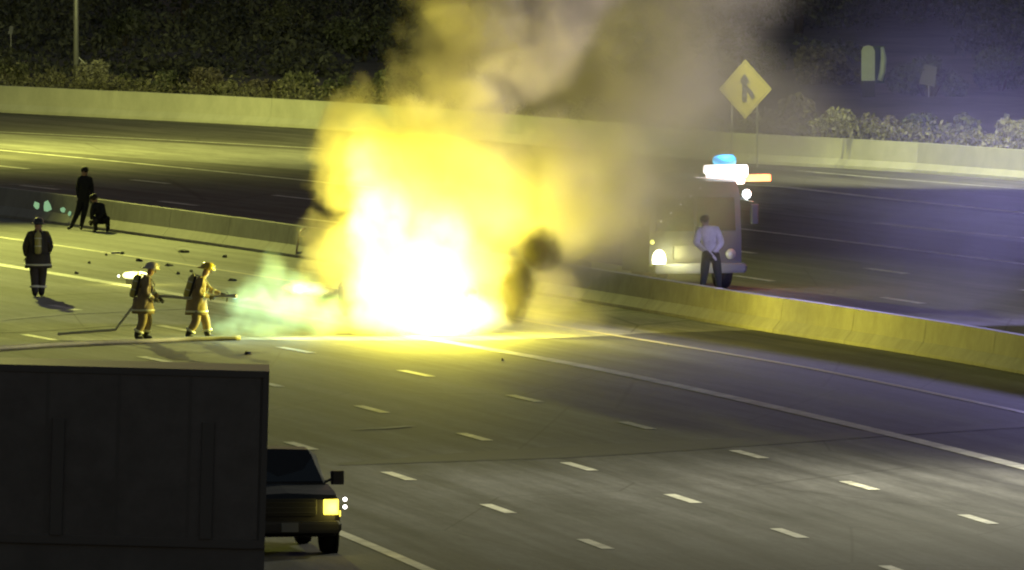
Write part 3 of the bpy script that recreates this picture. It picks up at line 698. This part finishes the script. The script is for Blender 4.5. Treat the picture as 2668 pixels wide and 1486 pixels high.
# ------------------------------------------------------------------ PEOPLE
def clothmat(nm, c): return mat(nm, c, .85, var=.28, scale=7, bump=.35)
turn_dark = clothmat('dark_turnout_gear', (.055, .05, .04)); turn_tan = clothmat('tan_turnout_gear', (.30, .235, .13)); navy = clothmat('dark_uniform', (.012, .012, .017))
skin = mat('skin', (.42, .26, .18), .6); boot = mat('boot_rubber', (.02, .02, .018), .6); glove_m = mat('work_glove', (.05, .045, .035), .8)
refl = mat('reflective_tape', (.75, .78, .55), .35, spec=.9); tank_m = mat('air_bottle', (.45, .42, .12), .35, coat=.4)
helm_dark = mat('helmet_black', (.03, .03, .028), .35, coat=.5); helm_yel = mat('helmet_yellow', (.60, .48, .04), .35, coat=.5); helm_pale = mat('helmet_pale', (.55, .50, .42), .4)
def person(label, loc, J, Rd, cloth, rz=0, helmet=None, tank=None, stripes=True, hair=None, face_dir=(0, -1, 0), coat=True):
    """J: joint -> (x right, y away, z up); one skinned body grown over the joints"""
    t = empty('person', loc, rz, label=label, cat='person')
    E = [('pelvis', 'belly'), ('belly', 'chest'), ('chest', 'neck'), ('neck', 'head'), ('head', 'crown')]
    for s in 'lr':
        E += [('chest', 'sh' + s), ('sh' + s, 'el' + s), ('el' + s, 'wr' + s), ('pelvis', 'hip' + s), ('hip' + s, 'kn' + s), ('kn' + s, 'an' + s), ('an' + s, 'toe' + s)]
    names = list(J); idx = {n: i for i, n in enumerate(names)}
    me = bpy.data.meshes.new('body'); me.from_pydata([J[n] for n in names], [(idx[a], idx[b]) for a, b in E], [])
    ob = link(bpy.data.objects.new('body', me))
    ob.modifiers.new('Skin', 'SKIN'); sv = me.skin_vertices[0].data
    for n in names:
        r = Rd.get(n, Rd.get(n[:-1], .06)); r = r if isinstance(r, tuple) else (r, r); sv[idx[n]].radius = r
        sv[idx[n]].use_root = (n == 'pelvis')
    ss = ob.modifiers.new('Sub', 'SUBSURF'); ss.levels = ss.render_levels = 2
    dg = bpy.context.evaluated_depsgraph_get(); m2 = bpy.data.meshes.new_from_object(ob.evaluated_get(dg))
    bpy.data.objects.remove(ob); m2.name = 'body'
    m2.materials.clear()
    for m in (cloth, skin, boot): m2.materials.append(m)
    hd = Vector(J['head']); nk = Vector(J['neck']); an = [Vector(J['anl']), Vector(J['anr'])]; toe = [Vector(J['toel']), Vector(J['toer'])]
    for p in m2.polygons:
        c = p.center; p.use_smooth = True
        if (c - hd).length < .17 and c.z > nk.z + .01: p.material_index = 1
        elif min((c - a).length for a in an + toe) < .16: p.material_index = 2
    body = link(bpy.data.objects.new('body', m2), t)
    # head details
    up = (Vector(J['crown']) - hd).normalized(); fd = Vector(face_dir).normalized()
    q = Matrix((fd.cross(up).normalized()*-1, fd, up)).transposed()
    fc = MB()
    fc.box(hd + fd*.105, (.03, .04, .05), q, taper=.6)
    fc.build('nose', skin, t)
    eyes = MB()
    for s in (-1, 1): eyes.lathe([(.001, -.012), (.012, 0), (.001, .012)], tuple(hd + fd*.095 + q @ Vector((s*.032, 0, .03))), 8)
    eyes.build('eyes', mat('eye', (.05, .04, .03), .3), t)
    for s in (-1, 1): MB().box(hd + q @ Vector((s*.085, -.01, .0)), (.02, .04, .06), q).build('ear', skin, t)
    if helmet:
        base = hd + up*.06
        mb = MB(); mb.lathe([(.15, 0), (.15, .03), (.142, .08), (.11, .13), (.06, .155), (.01, .16)], n=16)
        mb.v = [tuple(base + q @ Vector((p[0]*.95, p[1]*1.12, p[2]))) for p in mb.v]
        h = mb.build('helmet', helmet, t, True)
        mb = MB(); mb.lathe([(.14, .01), (.185, -.012), (.19, .0), (.14, .03)], n=18)
        mb.v = [tuple(base + q @ Vector((p[0]*.95, p[1]*1.25 - .03, p[2]))) for p in mb.v]
        mb.build('brim', helmet, h, True)
        MB().box(base + q @ Vector((0, .165, .06)), (.07, .012, .09), q, taper=.8).build('front_shield', refl, h)
    elif hair:
        mb = MB(); mb.lathe([(.10, -.04), (.118, .02), (.112, .07), (.08, .11), (.01, .125)], n=14)
        mb.v = [tuple(hd + up*.02 + q @ Vector((p[0]*.9, p[1]*1.05 - .02, p[2]))) for p in mb.v]
        mb.build('hair', hair, t, True)
    # gloves with five fingers
    for s in 'lr':
        wv = Vector(J['wr' + s]); d = (wv - Vector(J['el' + s])).normalized(); side = d.cross(Vector((0, 1, 0)));
        if side.length < .2: side = d.cross(Vector((1, 0, 0)))
        side.normalize(); pal = side.cross(d).normalized(); c = wv + d*.06
        R3 = Matrix((side, pal, d)).transposed()
        mb = MB(); mb.box(c, (.09, .045, .10), R3, bev=.012)
        for k, ln in enumerate((.075, .085, .08, .06)):
            b0 = c + side*(-.034 + k*.023) + d*.045; b1 = b0 + d*ln*.5 + pal*.008; b2 = b1 + d*ln*.25 + pal*ln*.4; b3 = b2 + pal*ln*.3 - d*ln*.1
            mb.tube([b0, b1, b2, b3], [.012, .011, .010, .008], 6)
        b0 = c - side*.04 - d*.02; mb.tube([b0, b0 - side*.03 + d*.03 + pal*.01, b0 - side*.03 + d*.06 + pal*.03], [.014, .012, .009], 6)
        mb.build('glove', glove_m, t, True)
    if stripes:
        def band(a, b, f, r, nm='reflective_band', wd=.05):
            a, b = Vector(J[a]), Vector(J[b]); c = a.lerp(b, f); d = (b - a).normalized()*wd/2
            MB().tube([c - d, c + d], r, 14).build(nm, refl, t, True)
        for s in 'lr':
            k = Rd['kn'] if not isinstance(Rd['kn'], tuple) else Rd['kn'][0]
            band('kn' + s, 'an' + s, .62, k*1.08 + .004); band('el' + s, 'wr' + s, .45, .066)
        if coat:
            pc_ = Vector(J['pelvis']); mb = MB(); rp = Rd['pelvis']
            mb.lathe([(1.0, .12), (1.06, .0), (1.14, -.14), (1.2, -.27), (1.1, -.27)], n=18); mb.v = [tuple(pc_ + Vector((p[0]*rp[0], p[1]*rp[1]*1.05, p[2]))) for p in mb.v]
            mb.build('coat_skirt', cloth, t, True)
            MB().lathe([(1.0, -.02), (1.0, .02)], (0, 0, 0), 18)
            mb = MB(); mb.lathe([(1.19, -.21), (1.21, -.165)], n=18); mb.v = [tuple(pc_ + Vector((p[0]*rp[0], p[1]*rp[1]*1.06, p[2]))) for p in mb.v]; mb.build('hem_band', refl, t, True)
    if tank:
        a, b = Vector(J['belly']), Vector(J['chest']); bd = Vector(tank); up2 = (b - a).normalized()
        c = a.lerp(b, .75) + bd*.26
        mb = MB(); mb.lathe([(.01, -.30), (.06, -.29), (.088, -.24), (.088, .18), (.06, .24), (.025, .27), (.025, .32)], n=14)
        x_ = up2.cross(bd).normalized(); R4 = Matrix((x_, x_.cross(up2)*-1, up2)).transposed(); mb.v = [tuple(c + R4 @ Vector(p)) for p in mb.v]
        tk = mb.build('air_tank', tank_m, t, True)
        MB().box(c - bd*.07, (.26, .06, .5), R4, bev=.02).build('back_frame', plastic, tk)
        for z in (-.1, .1): MB().tube([c + up2*(z - .012), c + up2*(z + .012)], .093, 14).build('tank_band', refl, tk, True)
        for s in (-1, 1):
            MB().tube([c - bd*.05 + x_*s*.1 + up2*.28, b + x_*s*.12 + up2*.18 - bd*.02, b + x_*s*.13 - bd*.19, a + x_*s*.15 - bd*.17, a + x_*s*.14 + bd*.1], .016, 6).build('strap', refl if s > 0 else plastic, tk, True)
    return t
RG = dict(pelvis=(.23, .19), belly=(.215, .18), chest=(.235, .18), neck=.065, head=(.088, .10), crown=.05, sh=(.10, .10), el=.078, wr=.052, hip=(.15, .15), kn=.115, an=.085, toe=.055)
RN = dict(RG, pelvis=(.19, .15), belly=(.185, .14), chest=(.215, .15), sh=(.10, .09), el=.075, wr=.045, hip=.12, kn=.09, an=.055, toe=.04)
# 1: firefighter in dark gear seen from behind, walking away at the far left
J1 = dict(pelvis=(0, 0, 1.0), belly=(.0, 0, 1.18), chest=(.0, .02, 1.45), neck=(.0, .03, 1.66), head=(.0, .05, 1.78), crown=(0, .06, 1.90),
          shl=(-.22, 0, 1.55), ell=(-.33, .0, 1.25), wrl=(-.30, .05, 1.00), shr=(.22, 0, 1.55), elr=(.30, .05, 1.27), wrr=(.24, .22, 1.06),
          hipl=(-.11, 0, .92), knl=(-.10, .03, .52), anl=(-.085, -.02, .10), toel=(-.09, .15, .05), hipr=(.11, 0, .92), knr=(.10, .10, .53), anr=(.07, .12, .10), toer=(.08, .28, .05))
R1_ = dict(RG, pelvis=(.29, .21), belly=(.27, .2), hip=(.165, .16), kn=.115, el=.095, sh=(.14, .12))
person('firefighter in dark gear seen from behind at the far left, casting a long shadow', G(99, 774), J1, R1_, turn_dark, helmet=helm_dark, tank=(0, -1, 0), face_dir=(0, 1, 0))
# 2: tan firefighter, backing up the hose, facing right
J2 = dict(pelvis=(.0, 0, .93), belly=(.03, 0, 1.12), chest=(.09, 0, 1.36), neck=(.14, 0, 1.55), head=(.19, 0, 1.66), crown=(.21, 0, 1.78),
          shl=(.06, .20, 1.46), ell=(.20, .24, 1.18), wrl=(.36, .12, 1.03), shr=(.06, -.20, 1.46), elr=(.06, -.27, 1.15), wrr=(.26, -.16, 1.02),
          hipl=(.02, .11, .86), knl=(.12, .12, .50), anl=(.04, .14, .10), toel=(.22, .14, .05), hipr=(-.02, -.11, .86), knr=(-.0, -.12, .48), anr=(-.16, -.10, .10), toer=(.02, -.10, .05))
person('firefighter in tan gear behind the nozzle man, left of the two on the hose', G(372, 890), J2, RG, turn_tan, helmet=helm_pale, tank=(-1, 0, .1), face_dir=(1, -.1, -.1))
# 3: tan firefighter on the nozzle
J3 = dict(pelvis=(-.06, 0, .88), belly=(-.02, 0, 1.06), chest=(.06, 0, 1.32), neck=(.12, 0, 1.52), head=(.18, 0, 1.64), crown=(.21, 0, 1.76),
          shl=(.05, .20, 1.42), ell=(.26, .22, 1.18), wrl=(.50, .08, 1.10), shr=(.03, -.20, 1.42), elr=(-.02, -.28, 1.12), wrr=(.24, -.14, 1.04),
          hipl=(-.02, .11, .82), knl=(.16, .14, .48), anl=(.20, .15, .10), toel=(.38, .15, .05), hipr=(-.08, -.11, .82), knr=(-.06, -.14, .46), anr=(-.28, -.13, .11), toer=(-.12, -.13, .05))
person('firefighter in tan gear and yellow helmet aiming the nozzle into the smoke', G(518, 888), J3, RG, turn_tan, helmet=helm_yel, tank=(-1, 0, .15), face_dir=(1, -.1, -.15))
# 4: dark standing figure by the barrier, legs apart
J4 = dict(pelvis=(0, 0, .90), belly=(.01, 0, 1.08), chest=(.03, 0, 1.34), neck=(.03, 0, 1.52), head=(.02, -.01, 1.64), crown=(.02, 0, 1.76),
          shl=(-.13, 0, 1.43), ell=(-.17, 0, 1.13), wrl=(-.14, -.05, .88), shr=(.19, 0, 1.43), elr=(.22, 0, 1.13), wrr=(.22, -.12, .90),
          hipl=(-.08, 0, .84), knl=(-.18, 0, .48), anl=(-.36, 0, .09), toel=(-.46, -.12, .04), hipr=(.07, 0, .84), knr=(-.0, -.02, .46), anr=(-.08, 0, .09), toer=(-.08, -.16, .04))
person('person in dark uniform standing with legs apart in front of the median barrier', G(218, 600), J4, RN, navy, stripes=False, hair=mat('dark_hair', (.02, .015, .012), .7), face_dir=(-.2, -1, 0))
# 5: dark figure crouching beside
J5 = dict(pelvis=(0, 0, .36), belly=(-.03, 0, .50), chest=(-.11, -.02, .70), neck=(-.17, -.04, .84), head=(-.22, -.06, .93), crown=(-.25, -.07, 1.03),
          shl=(-.22, -.10, .76), ell=(-.26, -.15, .55), wrl=(-.28, -.12, .35), shr=(.02, -.10, .74), elr=(.04, -.22, .52), wrr=(-.10, -.28, .38),
          hipl=(-.10, 0, .34), knl=(-.18, -.26, .42), anl=(-.16, -.10, .08), toel=(-.22, -.24, .04), hipr=(.12, 0, .34), knr=(.16, -.24, .42), anr=(.18, -.04, .08), toer=(.16, -.20, .04))
person('person in dark clothes crouching on the ground right beside the standing one', G(264, 606), J5, dict(RN, pelvis=(.18, .15), belly=(.17, .14), hip=.12), navy, stripes=False, hair=mat('dark_hair', (.02, .015, .012), .7), face_dir=(-.6, -1, -.3))

# 6: person in a loose pale shirt beside the engine
J6 = dict(pelvis=(0, 0, .95), belly=(-.02, 0, 1.10), chest=(-.06, -.02, 1.36), neck=(-.10, -.03, 1.56), head=(-.14, -.05, 1.67), crown=(-.16, -.05, 1.79),
          shl=(-.27, -.02, 1.46), ell=(-.33, -.12, 1.18), wrl=(-.14, -.30, 1.02), shr=(.14, 0, 1.46), elr=(.24, -.06, 1.17), wrr=(.06, -.28, .98),
          hipl=(-.10, 0, .88), knl=(-.14, -.02, .50), anl=(-.20, 0, .09), toel=(-.24, -.16, .04), hipr=(.11, 0, .88), knr=(.16, -.02, .50), anr=(.20, .02, .09), toer=(.22, -.14, .04))
shirt = clothmat('pale_shirt', (.85, .85, .78))
p6 = person('person in loose pale shirt and dark trousers standing beside the fire engine', G(1852, 770), J6, dict(RN, chest=(.27, .16), belly=(.26, .16), sh=(.13, .11), el=.09, pelvis=(.19, .15), hip=.13, kn=.10), shirt, stripes=False, hair=mat('dark_hair', (.02, .015, .012), .7), face_dir=(-.5, -1, -.2))
p6.scale = (1.12, 1.12, 1.12)
for ch in p6.children:
    if ch.name.startswith('body'):
        ch.data.materials.append(clothmat('dark_green_trousers', (.03, .04, .03)))
        for p in ch.data.polygons:
            if p.material_index == 0 and p.center.z < .98: p.material_index = 3
MB().tube([(-.24, -.30, 1.10), (-.02, -.33, .98), (.10, -.33, .84), (.12, -.33, .80)], [.02, .035, .03, .02], 7).build('held_strap', mat('pale_strap', (.75, .75, .62), .5), p6, True)

# ------------------------------------------------------------------ HOSES, NOZZLE, LITTER
hose_m = mat('canvas_hose', (.24, .235, .17), .8, var=.2, scale=5, bump=.2)
def hose(pxs, r, z, m, label, nm='fire_hose'):
    P = []
    for i in range(len(pxs) - 1):
        for k in range(4): P.append(tuple(a + (b - a)*k/4 for a, b in zip(pxs[i], pxs[i + 1])))
    P.append(pxs[-1]); o = MB().tube([G(a, b) + Vector((0, 0, z)) for a, b in P], r, 8).build(nm, m, None, True)
    tag(o, label, 'hose'); return o
hose([(-260, 926), (-100, 920), (0, 914), (120, 906), (250, 900), (380, 896), (480, 891), (560, 889), (625, 888)], .055, .062, hose_m, 'thick pale supply hose lying straight across the road below the two firefighters')
# attack line through the hands of both firefighters
def P3(px, py, ref): return G(px, ref) + Vector((0, 0, (ref - py)/((ref - YH)/H)))
al = [P3(150, 871, 886), P3(300, 860, 888), P3(345, 800, 889), P3(372, 779, 889), P3(405, 771, 889), P3(450, 774, 889), P3(490, 778, 889), P3(540, 774, 888), P3(575, 772, 888), P3(592, 772, 888)]
mb = MB(); al2 = []
for i in range(len(al) - 1):
    for k in range(4): al2.append(al[i].lerp(al[i + 1], k/4))
mb.tube(al2 + [al[-1]], .032, 8); ho = tag(mb.build('attack_hose', mat('dusty_hose', (.40, .39, .33), .8, var=.2), None, True), 'thinner hose line held at the waist by the two tan firefighters', 'hose')
nz = al[-1]; nzl = empty('nozzle', nz, label='hose nozzle in the hands of the yellow-helmeted firefighter', cat='nozzle')
MB().lathe([(.03, -.06), (.034, .0), (.04, .08), (.055, .14), (.06, .2), (.05, .22)], (0, 0, 0), 12, 'x').build('barrel', mat('nozzle_metal', (.5, .5, .45), .35, .7), nzl, True)
MB().tube([(.0, 0, -.02), (-.02, 0, -.14)], .018, 6).build('pistol_grip', plastic, nzl)
MB().tube([(.03, 0, .03), (.0, 0, .09), (-.03, 0, .09)], .010, 6).build('bail_handle', plastic, nzl)
# dark wreck fragments scattered on the road
frag = mat('burnt_fragment', (.02, .02, .017), .9, var=.4)
FR = [(478, 659, 34, 'flat dark fragment on the road nearest the median barrier'), (318, 664, 14, 'dark chip at the right end of a pale sliver on the road'), (362, 682, 18, 'dark fragment above the glowing lamp'), (440, 694, 24, 'dark fragment between the two tan firefighters'), (463, 716, 9, 'tiny dark chip right of the rear firefighter\'s helmet'), (199, 715, 13, 'small dark fragment between the dark firefighter and the lamp'),
      (276, 667, 8, 'tiny dark chip left of the pale sliver'), (232, 688, 9, 'small dark bit right of the dark firefighter'), (605, 733, 26, 'dark fragment at the left edge of the mist'), (585, 672, 14, 'faint dark scrap under the barrier left of the mist'), (498, 710, 10, 'small dark scrap left of the yellow helmet'), (645, 925, 22, 'dark blot of debris on the near asphalt below the mist'), (1310, 942, 7, 'tiny chip beside the solid lane line')]
for i, (px, py, wpx, lb_) in enumerate(FR):
    p = G(px, py); s = F/p.y; r = random.Random(50 + i); w2 = wpx/s
    mb = MB(); n = 9
    lo_ = [(w2/2*math.cos(2*PI*k/n)*r.uniform(.7, 1.15), .9*w2*math.sin(2*PI*k/n)*r.uniform(.6, 1.2)) for k in range(n)]
    vs = [(x, y, .012) for x, y in lo_] + [(x*.8, y*.8, r.uniform(.03, .09)) for x, y in lo_]
    mb.add(vs, [tuple(range(n))[::-1], tuple(range(n, 2*n))] + [(k, (k + 1) % n, n + (k + 1) % n, n + k) for k in range(n)])
    o = mb.build('debris_fragment', frag); o.location = p; tag(o, lb_, 'debris', 'dark fragments on the road')
o = MB().box((0, 0, .04), (.26, .5, .05), bev=.01).build('debris_fragment', mat('pale_scrap', (.6, .58, .4), .6)); o.location = G(302, 662); tag(o, 'pale sliver of wreckage left of a dark chip on the road', 'debris', 'dark fragments on the road')
# glowing lamp on the road behind the rear firefighter
lpz = G(352, 742); lp = empty('work_lamp', lpz, label='long bright yellow lamp glowing left of the rear firefighter\'s helmet', cat='lamp')
MB().lathe([(.02, -.33), (.07, -.28), (.095, -.12), (.085, .02), (.10, .16), (.07, .28), (.01, .36)], (0, 0, .24), 14, 'x').build('tube', mat('lit_yellow_lamp', (1, 1, .6), .3, emit=(1, .97, .42), es=2.2), lp, True)
MB().box((0, 0, .075), (.5, .2, .15)).build('base', plastic, lp)
MB().lathe([(.001, -.04), (.035, 0), (.001, .04)], (-.43, 0, .22), 10).build('side_bulb', mat('lit_pale_bulb', (1, 1, .8), .3, emit=(1, 1, .75), es=5), lp, True)
plight('lamp_glow', (0, -.25, .5), 60, (1, .95, .2), .15, lp)
# pale green gleams on the barrier: made-up glowing shapes, no lamp behind them
grn = mat('green_gleam_glow', (.60, .85, .55), .3, emit=(.45, .9, .5), es=.4); sh = G(135, 590)
for (px, py, wp, hp, lb_) in [(96, 536, 20, 26, 'small pale green gleam at the left end of the row on the barrier'), (122, 539, 24, 30, 'largest pale green gleam on the dark barrier face'), (163, 548, 20, 20, 'third pale green gleam from the left on the barrier'), (183, 556, 18, 14, 'pale gleam beside the leg of the standing person')]:
    p = G(px, 588); s = F/p.y; z = (588 - py)/s; r = random.Random(px)
    mb = MB(); n = 7; ring = [(wp/s/2*math.cos(2*PI*k/n + .4)*r.uniform(.35, 1.2), hp/s/2*math.sin(2*PI*k/n + .4)*r.uniform(.5, 1.25) + z) for k in range(n)]
    mb.prism(ring, -.01, .01)
    o = mb.build('painted_gleam', grn); o.location = (p.x, p.y - .05, 0); tag(o, lb_, 'reflective sheet', 'painted green gleams on the barrier')  # made-up glowing gleams, no real sheets

# ------------------------------------------------------------------ FIRE, SMOKE, WATER MIST
FO = Vector(((1100 - 1334)/110.2, 382.8, 0))
def lobes_mesh(name, blobs, grow, parent=None, zmin=.02, vox=.22):
    """one closed billowing hull round all the lobes"""
    bm = bmesh.new()
    for (cx, cy_, cz, rx, ry, rz, *_r) in blobs:
        r = bmesh.ops.create_icosphere(bm, subdivisions=3, radius=1)
        for v in r['verts']:
            v.co = Vector((cx + v.co.x*(rx + grow), cy_ + v.co.y*(ry + grow), max(zmin, cz + v.co.z*(rz + grow))))
    me = bpy.data.meshes.new(name); bm.to_mesh(me); bm.free()
    ob = link(bpy.data.objects.new(name, me)); md = ob.modifiers.new('R', 'REMESH'); md.mode = 'VOXEL'; md.voxel_size = vox
    dg = bpy.context.evaluated_depsgraph_get(); m2 = bpy.data.meshes.new_from_object(ob.evaluated_get(dg)); bpy.data.objects.remove(ob)
    o = link(bpy.data.objects.new(name, m2), parent); return o
def field(t, blobs, warp, wscale, seed=0., soft=(1.0, .55), z0=0, detail=3):
    """node graph: sum of soft lobes in object space, edges broken up by noise; returns (socket of the sum, noise socket)"""
    N, L = t.nodes, t.links
    tc = N.new('ShaderNodeTexCoord')
    ns = N.new('ShaderNodeTexNoise'); ns.inputs['Scale'].default_value = wscale; ns.inputs['Detail'].default_value = detail; ns.inputs['Roughness'].default_value = .6
    of = N.new('ShaderNodeVectorMath'); of.inputs[1].default_value = (seed, seed*1.7, -seed); L.new(tc.outputs['Object'], of.inputs[0]); L.new(of.outputs[0], ns.inputs[0])
    sb = N.new('ShaderNodeVectorMath'); sb.operation = 'SUBTRACT'; sb.inputs[1].default_value = (.5, .5, .5); L.new(ns.outputs['Color'], sb.inputs[0])
    sc = N.new('ShaderNodeVectorMath'); sc.operation = 'SCALE'; sc.inputs['Scale'].default_value = warp; L.new(sb.outputs[0], sc.inputs[0])
    ad = N.new('ShaderNodeVectorMath'); L.new(tc.outputs['Object'], ad.inputs[0]); L.new(sc.outputs[0], ad.inputs[1])
    tot = None
    for b in blobs:
        cx, cy_, cz, rx, ry, rz = b[:6]; wgt = b[6] if len(b) > 6 else 1
        s1 = N.new('ShaderNodeVectorMath'); s1.operation = 'SUBTRACT'; s1.inputs[1].default_value = (cx, cy_, cz); L.new(ad.outputs[0], s1.inputs[0])
        s2 = N.new('ShaderNodeVectorMath'); s2.operation = 'MULTIPLY'; s2.inputs[1].default_value = (1/rx, 1/ry, 1/rz); L.new(s1.outputs[0], s2.inputs[0])
        ln = N.new('ShaderNodeVectorMath'); ln.operation = 'LENGTH'; L.new(s2.outputs[0], ln.inputs[0])
        mr = N.new('ShaderNodeMapRange'); mr.interpolation_type = 'SMOOTHSTEP'; mr.inputs[1].default_value = soft[0]; mr.inputs[2].default_value = soft[1]
        mr.inputs[3].default_value = 0; mr.inputs[4].default_value = wgt; L.new(ln.outputs['Value'], mr.inputs[0])
        if tot is None: tot = mr.outputs[0]
        else:
            a = N.new('ShaderNodeMath'); a.operation = 'MAXIMUM'; L.new(tot, a.inputs[0]); L.new(mr.outputs[0], a.inputs[1]); tot = a.outputs[0]
    return tot, ns.outputs[0]
def volmat(name, blobs, dens, col, warp, wscale, soft, seed, contrast=(.35, .65, .35, 1.3), emit=None, es=0, aniso=0., absorb=None, step=1.0, detail=3):
    m = bpy.data.materials.new(name); m.use_nodes = True; m.cycles.volume_step_rate = step; t = m.node_tree; N, L = t.nodes, t.links
    N.remove(N['Principled BSDF']); out = N['Material Output']
    tot, nz_ = field(t, blobs, warp, wscale, seed, soft, detail=detail)
    mr = N.new('ShaderNodeMapRange'); mr.inputs[1].default_value, mr.inputs[2].default_value, mr.inputs[3].default_value, mr.inputs[4].default_value = contrast
    L.new(nz_, mr.inputs[0]); mu = N.new('ShaderNodeMath'); mu.operation = 'MULTIPLY'; L.new(tot, mu.inputs[0]); L.new(mr.outputs[0], mu.inputs[1])
    pv = N.new('ShaderNodeVolumePrincipled'); pv.inputs['Color'].default_value = (*col, 1); pv.inputs['Anisotropy'].default_value = aniso
    md = N.new('ShaderNodeMath'); md.operation = 'MULTIPLY'; md.inputs[1].default_value = dens; L.new(mu.outputs[0], md.inputs[0]); L.new(md.outputs[0], pv.inputs['Density'])
    if absorb: pv.inputs['Absorption Color'].default_value = (*absorb, 1)
    if emit:
        me_ = N.new('ShaderNodeMath'); me_.operation = 'MULTIPLY'; me_.inputs[1].default_value = es; L.new(mu.outputs[0], me_.inputs[0])
        L.new(me_.outputs[0], pv.inputs['Emission Strength']); pv.inputs['Emission Color'].default_value = (*emit, 1)
    L.new(pv.outputs[0], out.inputs['Volume'])
    return m
# flames (cx, cy, cz, rx, ry, rz, weight)
FL = [(-.35, .6, 1.15, 2.0, 1.35, 1.45), (-1.0, 1.2, 2.7, 1.0, .9, 1.35, .8), (.5, 1.2, 2.3, .95, .8, 1.25, .7), (-1.3, 1.6, 3.9, .75, .7, 1.1, .35), (.45, .4, .5, 1.9, 1.25, .75), (-2.75, -.1, 1.15, .75, .35, .18, 1.2)]
fl = lobes_mesh('flames', FL, .12); fl.location = FO
fl.data.materials.append(volmat('flame_gas', FL, .05, (.5, .5, .5), .7, 1.1, (1.0, .35), 2.3, (.35, .65, .3, 1.6), (1, .93, .28), 3.9, step=.5, detail=5))
tag(fl, 'white-hot flames with yellow edges wrapping the burning car', 'flames')
SM = [(.15, 1.9, 1.5, 2.2, 1.6, 1.8), (.5, 2.2, 3.6, 2.4, 1.8, 2.2), (-1.95, 2.0, 2.0, 1.3, 1.0, 1.1), (-1.3, 2.2, 4.2, 1.6, 1.3, 1.5), (-1.75, 2.2, 5.35, .9, .8, .85),
      (.7, 2.4, 5.6, 1.9, 1.6, 1.7, .9), (1.8, 2.8, 7.3, 2.7, 1.8, 2.1, 1), (2.5, 3.0, 9.4, 3.6, 1.9, 2.4, 1), (-.6, 1.2, .35, 2.3, .9, .5), (2.4, 2.6, 1.0, 1.6, 1.0, 1.1, .22), (2.7, 2.8, 3.6, 2.0, 1.4, 2.2, .3)]
sm = lobes_mesh('smoke_column', SM, .25); sm.location = FO
sm.data.materials.append(volmat('thick_smoke', SM, 1.15, (.84, .76, .56), 1.9, .75, (1.0, .66), 5.1, (.38, .62, .32, 1.45), step=.35, detail=5))
tag(sm, 'thick billowing column of smoke lit bright yellow by the fire', 'smoke')
SD = [(3.8, 3.4, 3.8, 3.0, 2.4, 2.5, .9), (4.5, 4.5, 6.7, 4.6, 3.0, 3.2, 1), (5.6, 5.0, 8.9, 4.3, 3.0, 2.6, 1), (2.9, 2.2, .5, 2.2, 1.6, .7, .4),
      (3.6, 13, 2.6, 2.8, 6, 2.6, .6), (5.6, 24, 2.6, 3.2, 5.5, 3.0, .50), (7.5, 14, 4.6, 3.5, 6, 2.4, .35)]
sd = lobes_mesh('drifting_smoke', SD, .3, vox=.35); sd.location = FO
sd.data.materials.append(volmat('thin_smoke', SD, .70, (.60, .56, .25), 2.6, .55, (1.0, .25), 9.7, (.38, .62, .30, 1.5), step=.6, detail=4))
tag(sd, 'thin brownish smoke drifting right over the barrier towards the merge sign', 'smoke')
PUFF = [(2.25, -.2, 1.35, .55, .5, .85, 1), (2.15, -.4, .8, .42, .4, .55, 1), (2.75, -.1, 2.1, .75, .5, .65, .7)]
pf = lobes_mesh('dark_smoke_puff', PUFF, .1, vox=.15); pf.location = FO
pf.data.materials.append(volmat('sooty_smoke', PUFF, 7, (.06, .052, .035), .7, 1.4, (1.0, .3), 3.3, step=.6))
tag(pf, 'dark sooty puff of smoke standing right of the flames', 'smoke')
MS = [(-3.9, .3, .75, 1.0, .7, .85), (-3.1, .6, .8, 1.0, .8, .9), (-4.2, .2, .28, 1.5, .7, .36), (-3.6, .6, 1.5, .55, .5, .65, .8), (-4.05, .0, .92, .55, .12, .07, 4), (-2.4, .6, .5, .9, .7, .6)]
ms = lobes_mesh('water_mist', MS, .12, vox=.15); ms.location = FO
ms.data.materials.append(volmat('spray_mist', MS, .8, (.72, .95, .88), .8, 1.6, (1.0, .35), 7.7, (.35, .65, .2, 1.6), step=.5, detail=5))
tag(ms, 'pale green cloud of water mist between the nozzle and the flames', 'mist')
HZ = [(12.6, 8, 4.0, 6.5, 8, 6.5, 1)]
hz = lobes_mesh('thin_haze', HZ, .2, vox=.6); hz.location = FO
hz.data.materials.append(volmat('haze_air', HZ, .011, (.85, .85, .85), 2.5, .25, (1.0, .1), 1.1, (.3, .7, .6, 1.2)))
tag(hz, 'faint violet haze hanging over the lanes at the right edge', 'haze', kind='stuff')
FCOL = (1, .90, .075)
for loc, e, r in (((-.3, -.4, 1.2), 2400, .7), ((1.1, -.5, 1.2), 2300, .5), ((-.6, 1.4, 2.8), 900, .7), ((-.6, 1.6, 4.2), 160, .6), ((2.0, 2.4, 2.6), 500, .6), ((.6, .9, 4.6), 380, 1.5)):  # fire's own light, plus unseen lamps added in the upper and right smoke
    plight('fire_smoke_light', loc, e, FCOL, r, fl)
plight('mist_light', (-3.0, -.3, 1.1), 130, (.45, .92, 1), .15, fl)
plight('mist_light', (-4.4, -.8, .9), 50, (.5, .95, 1), .15, fl)
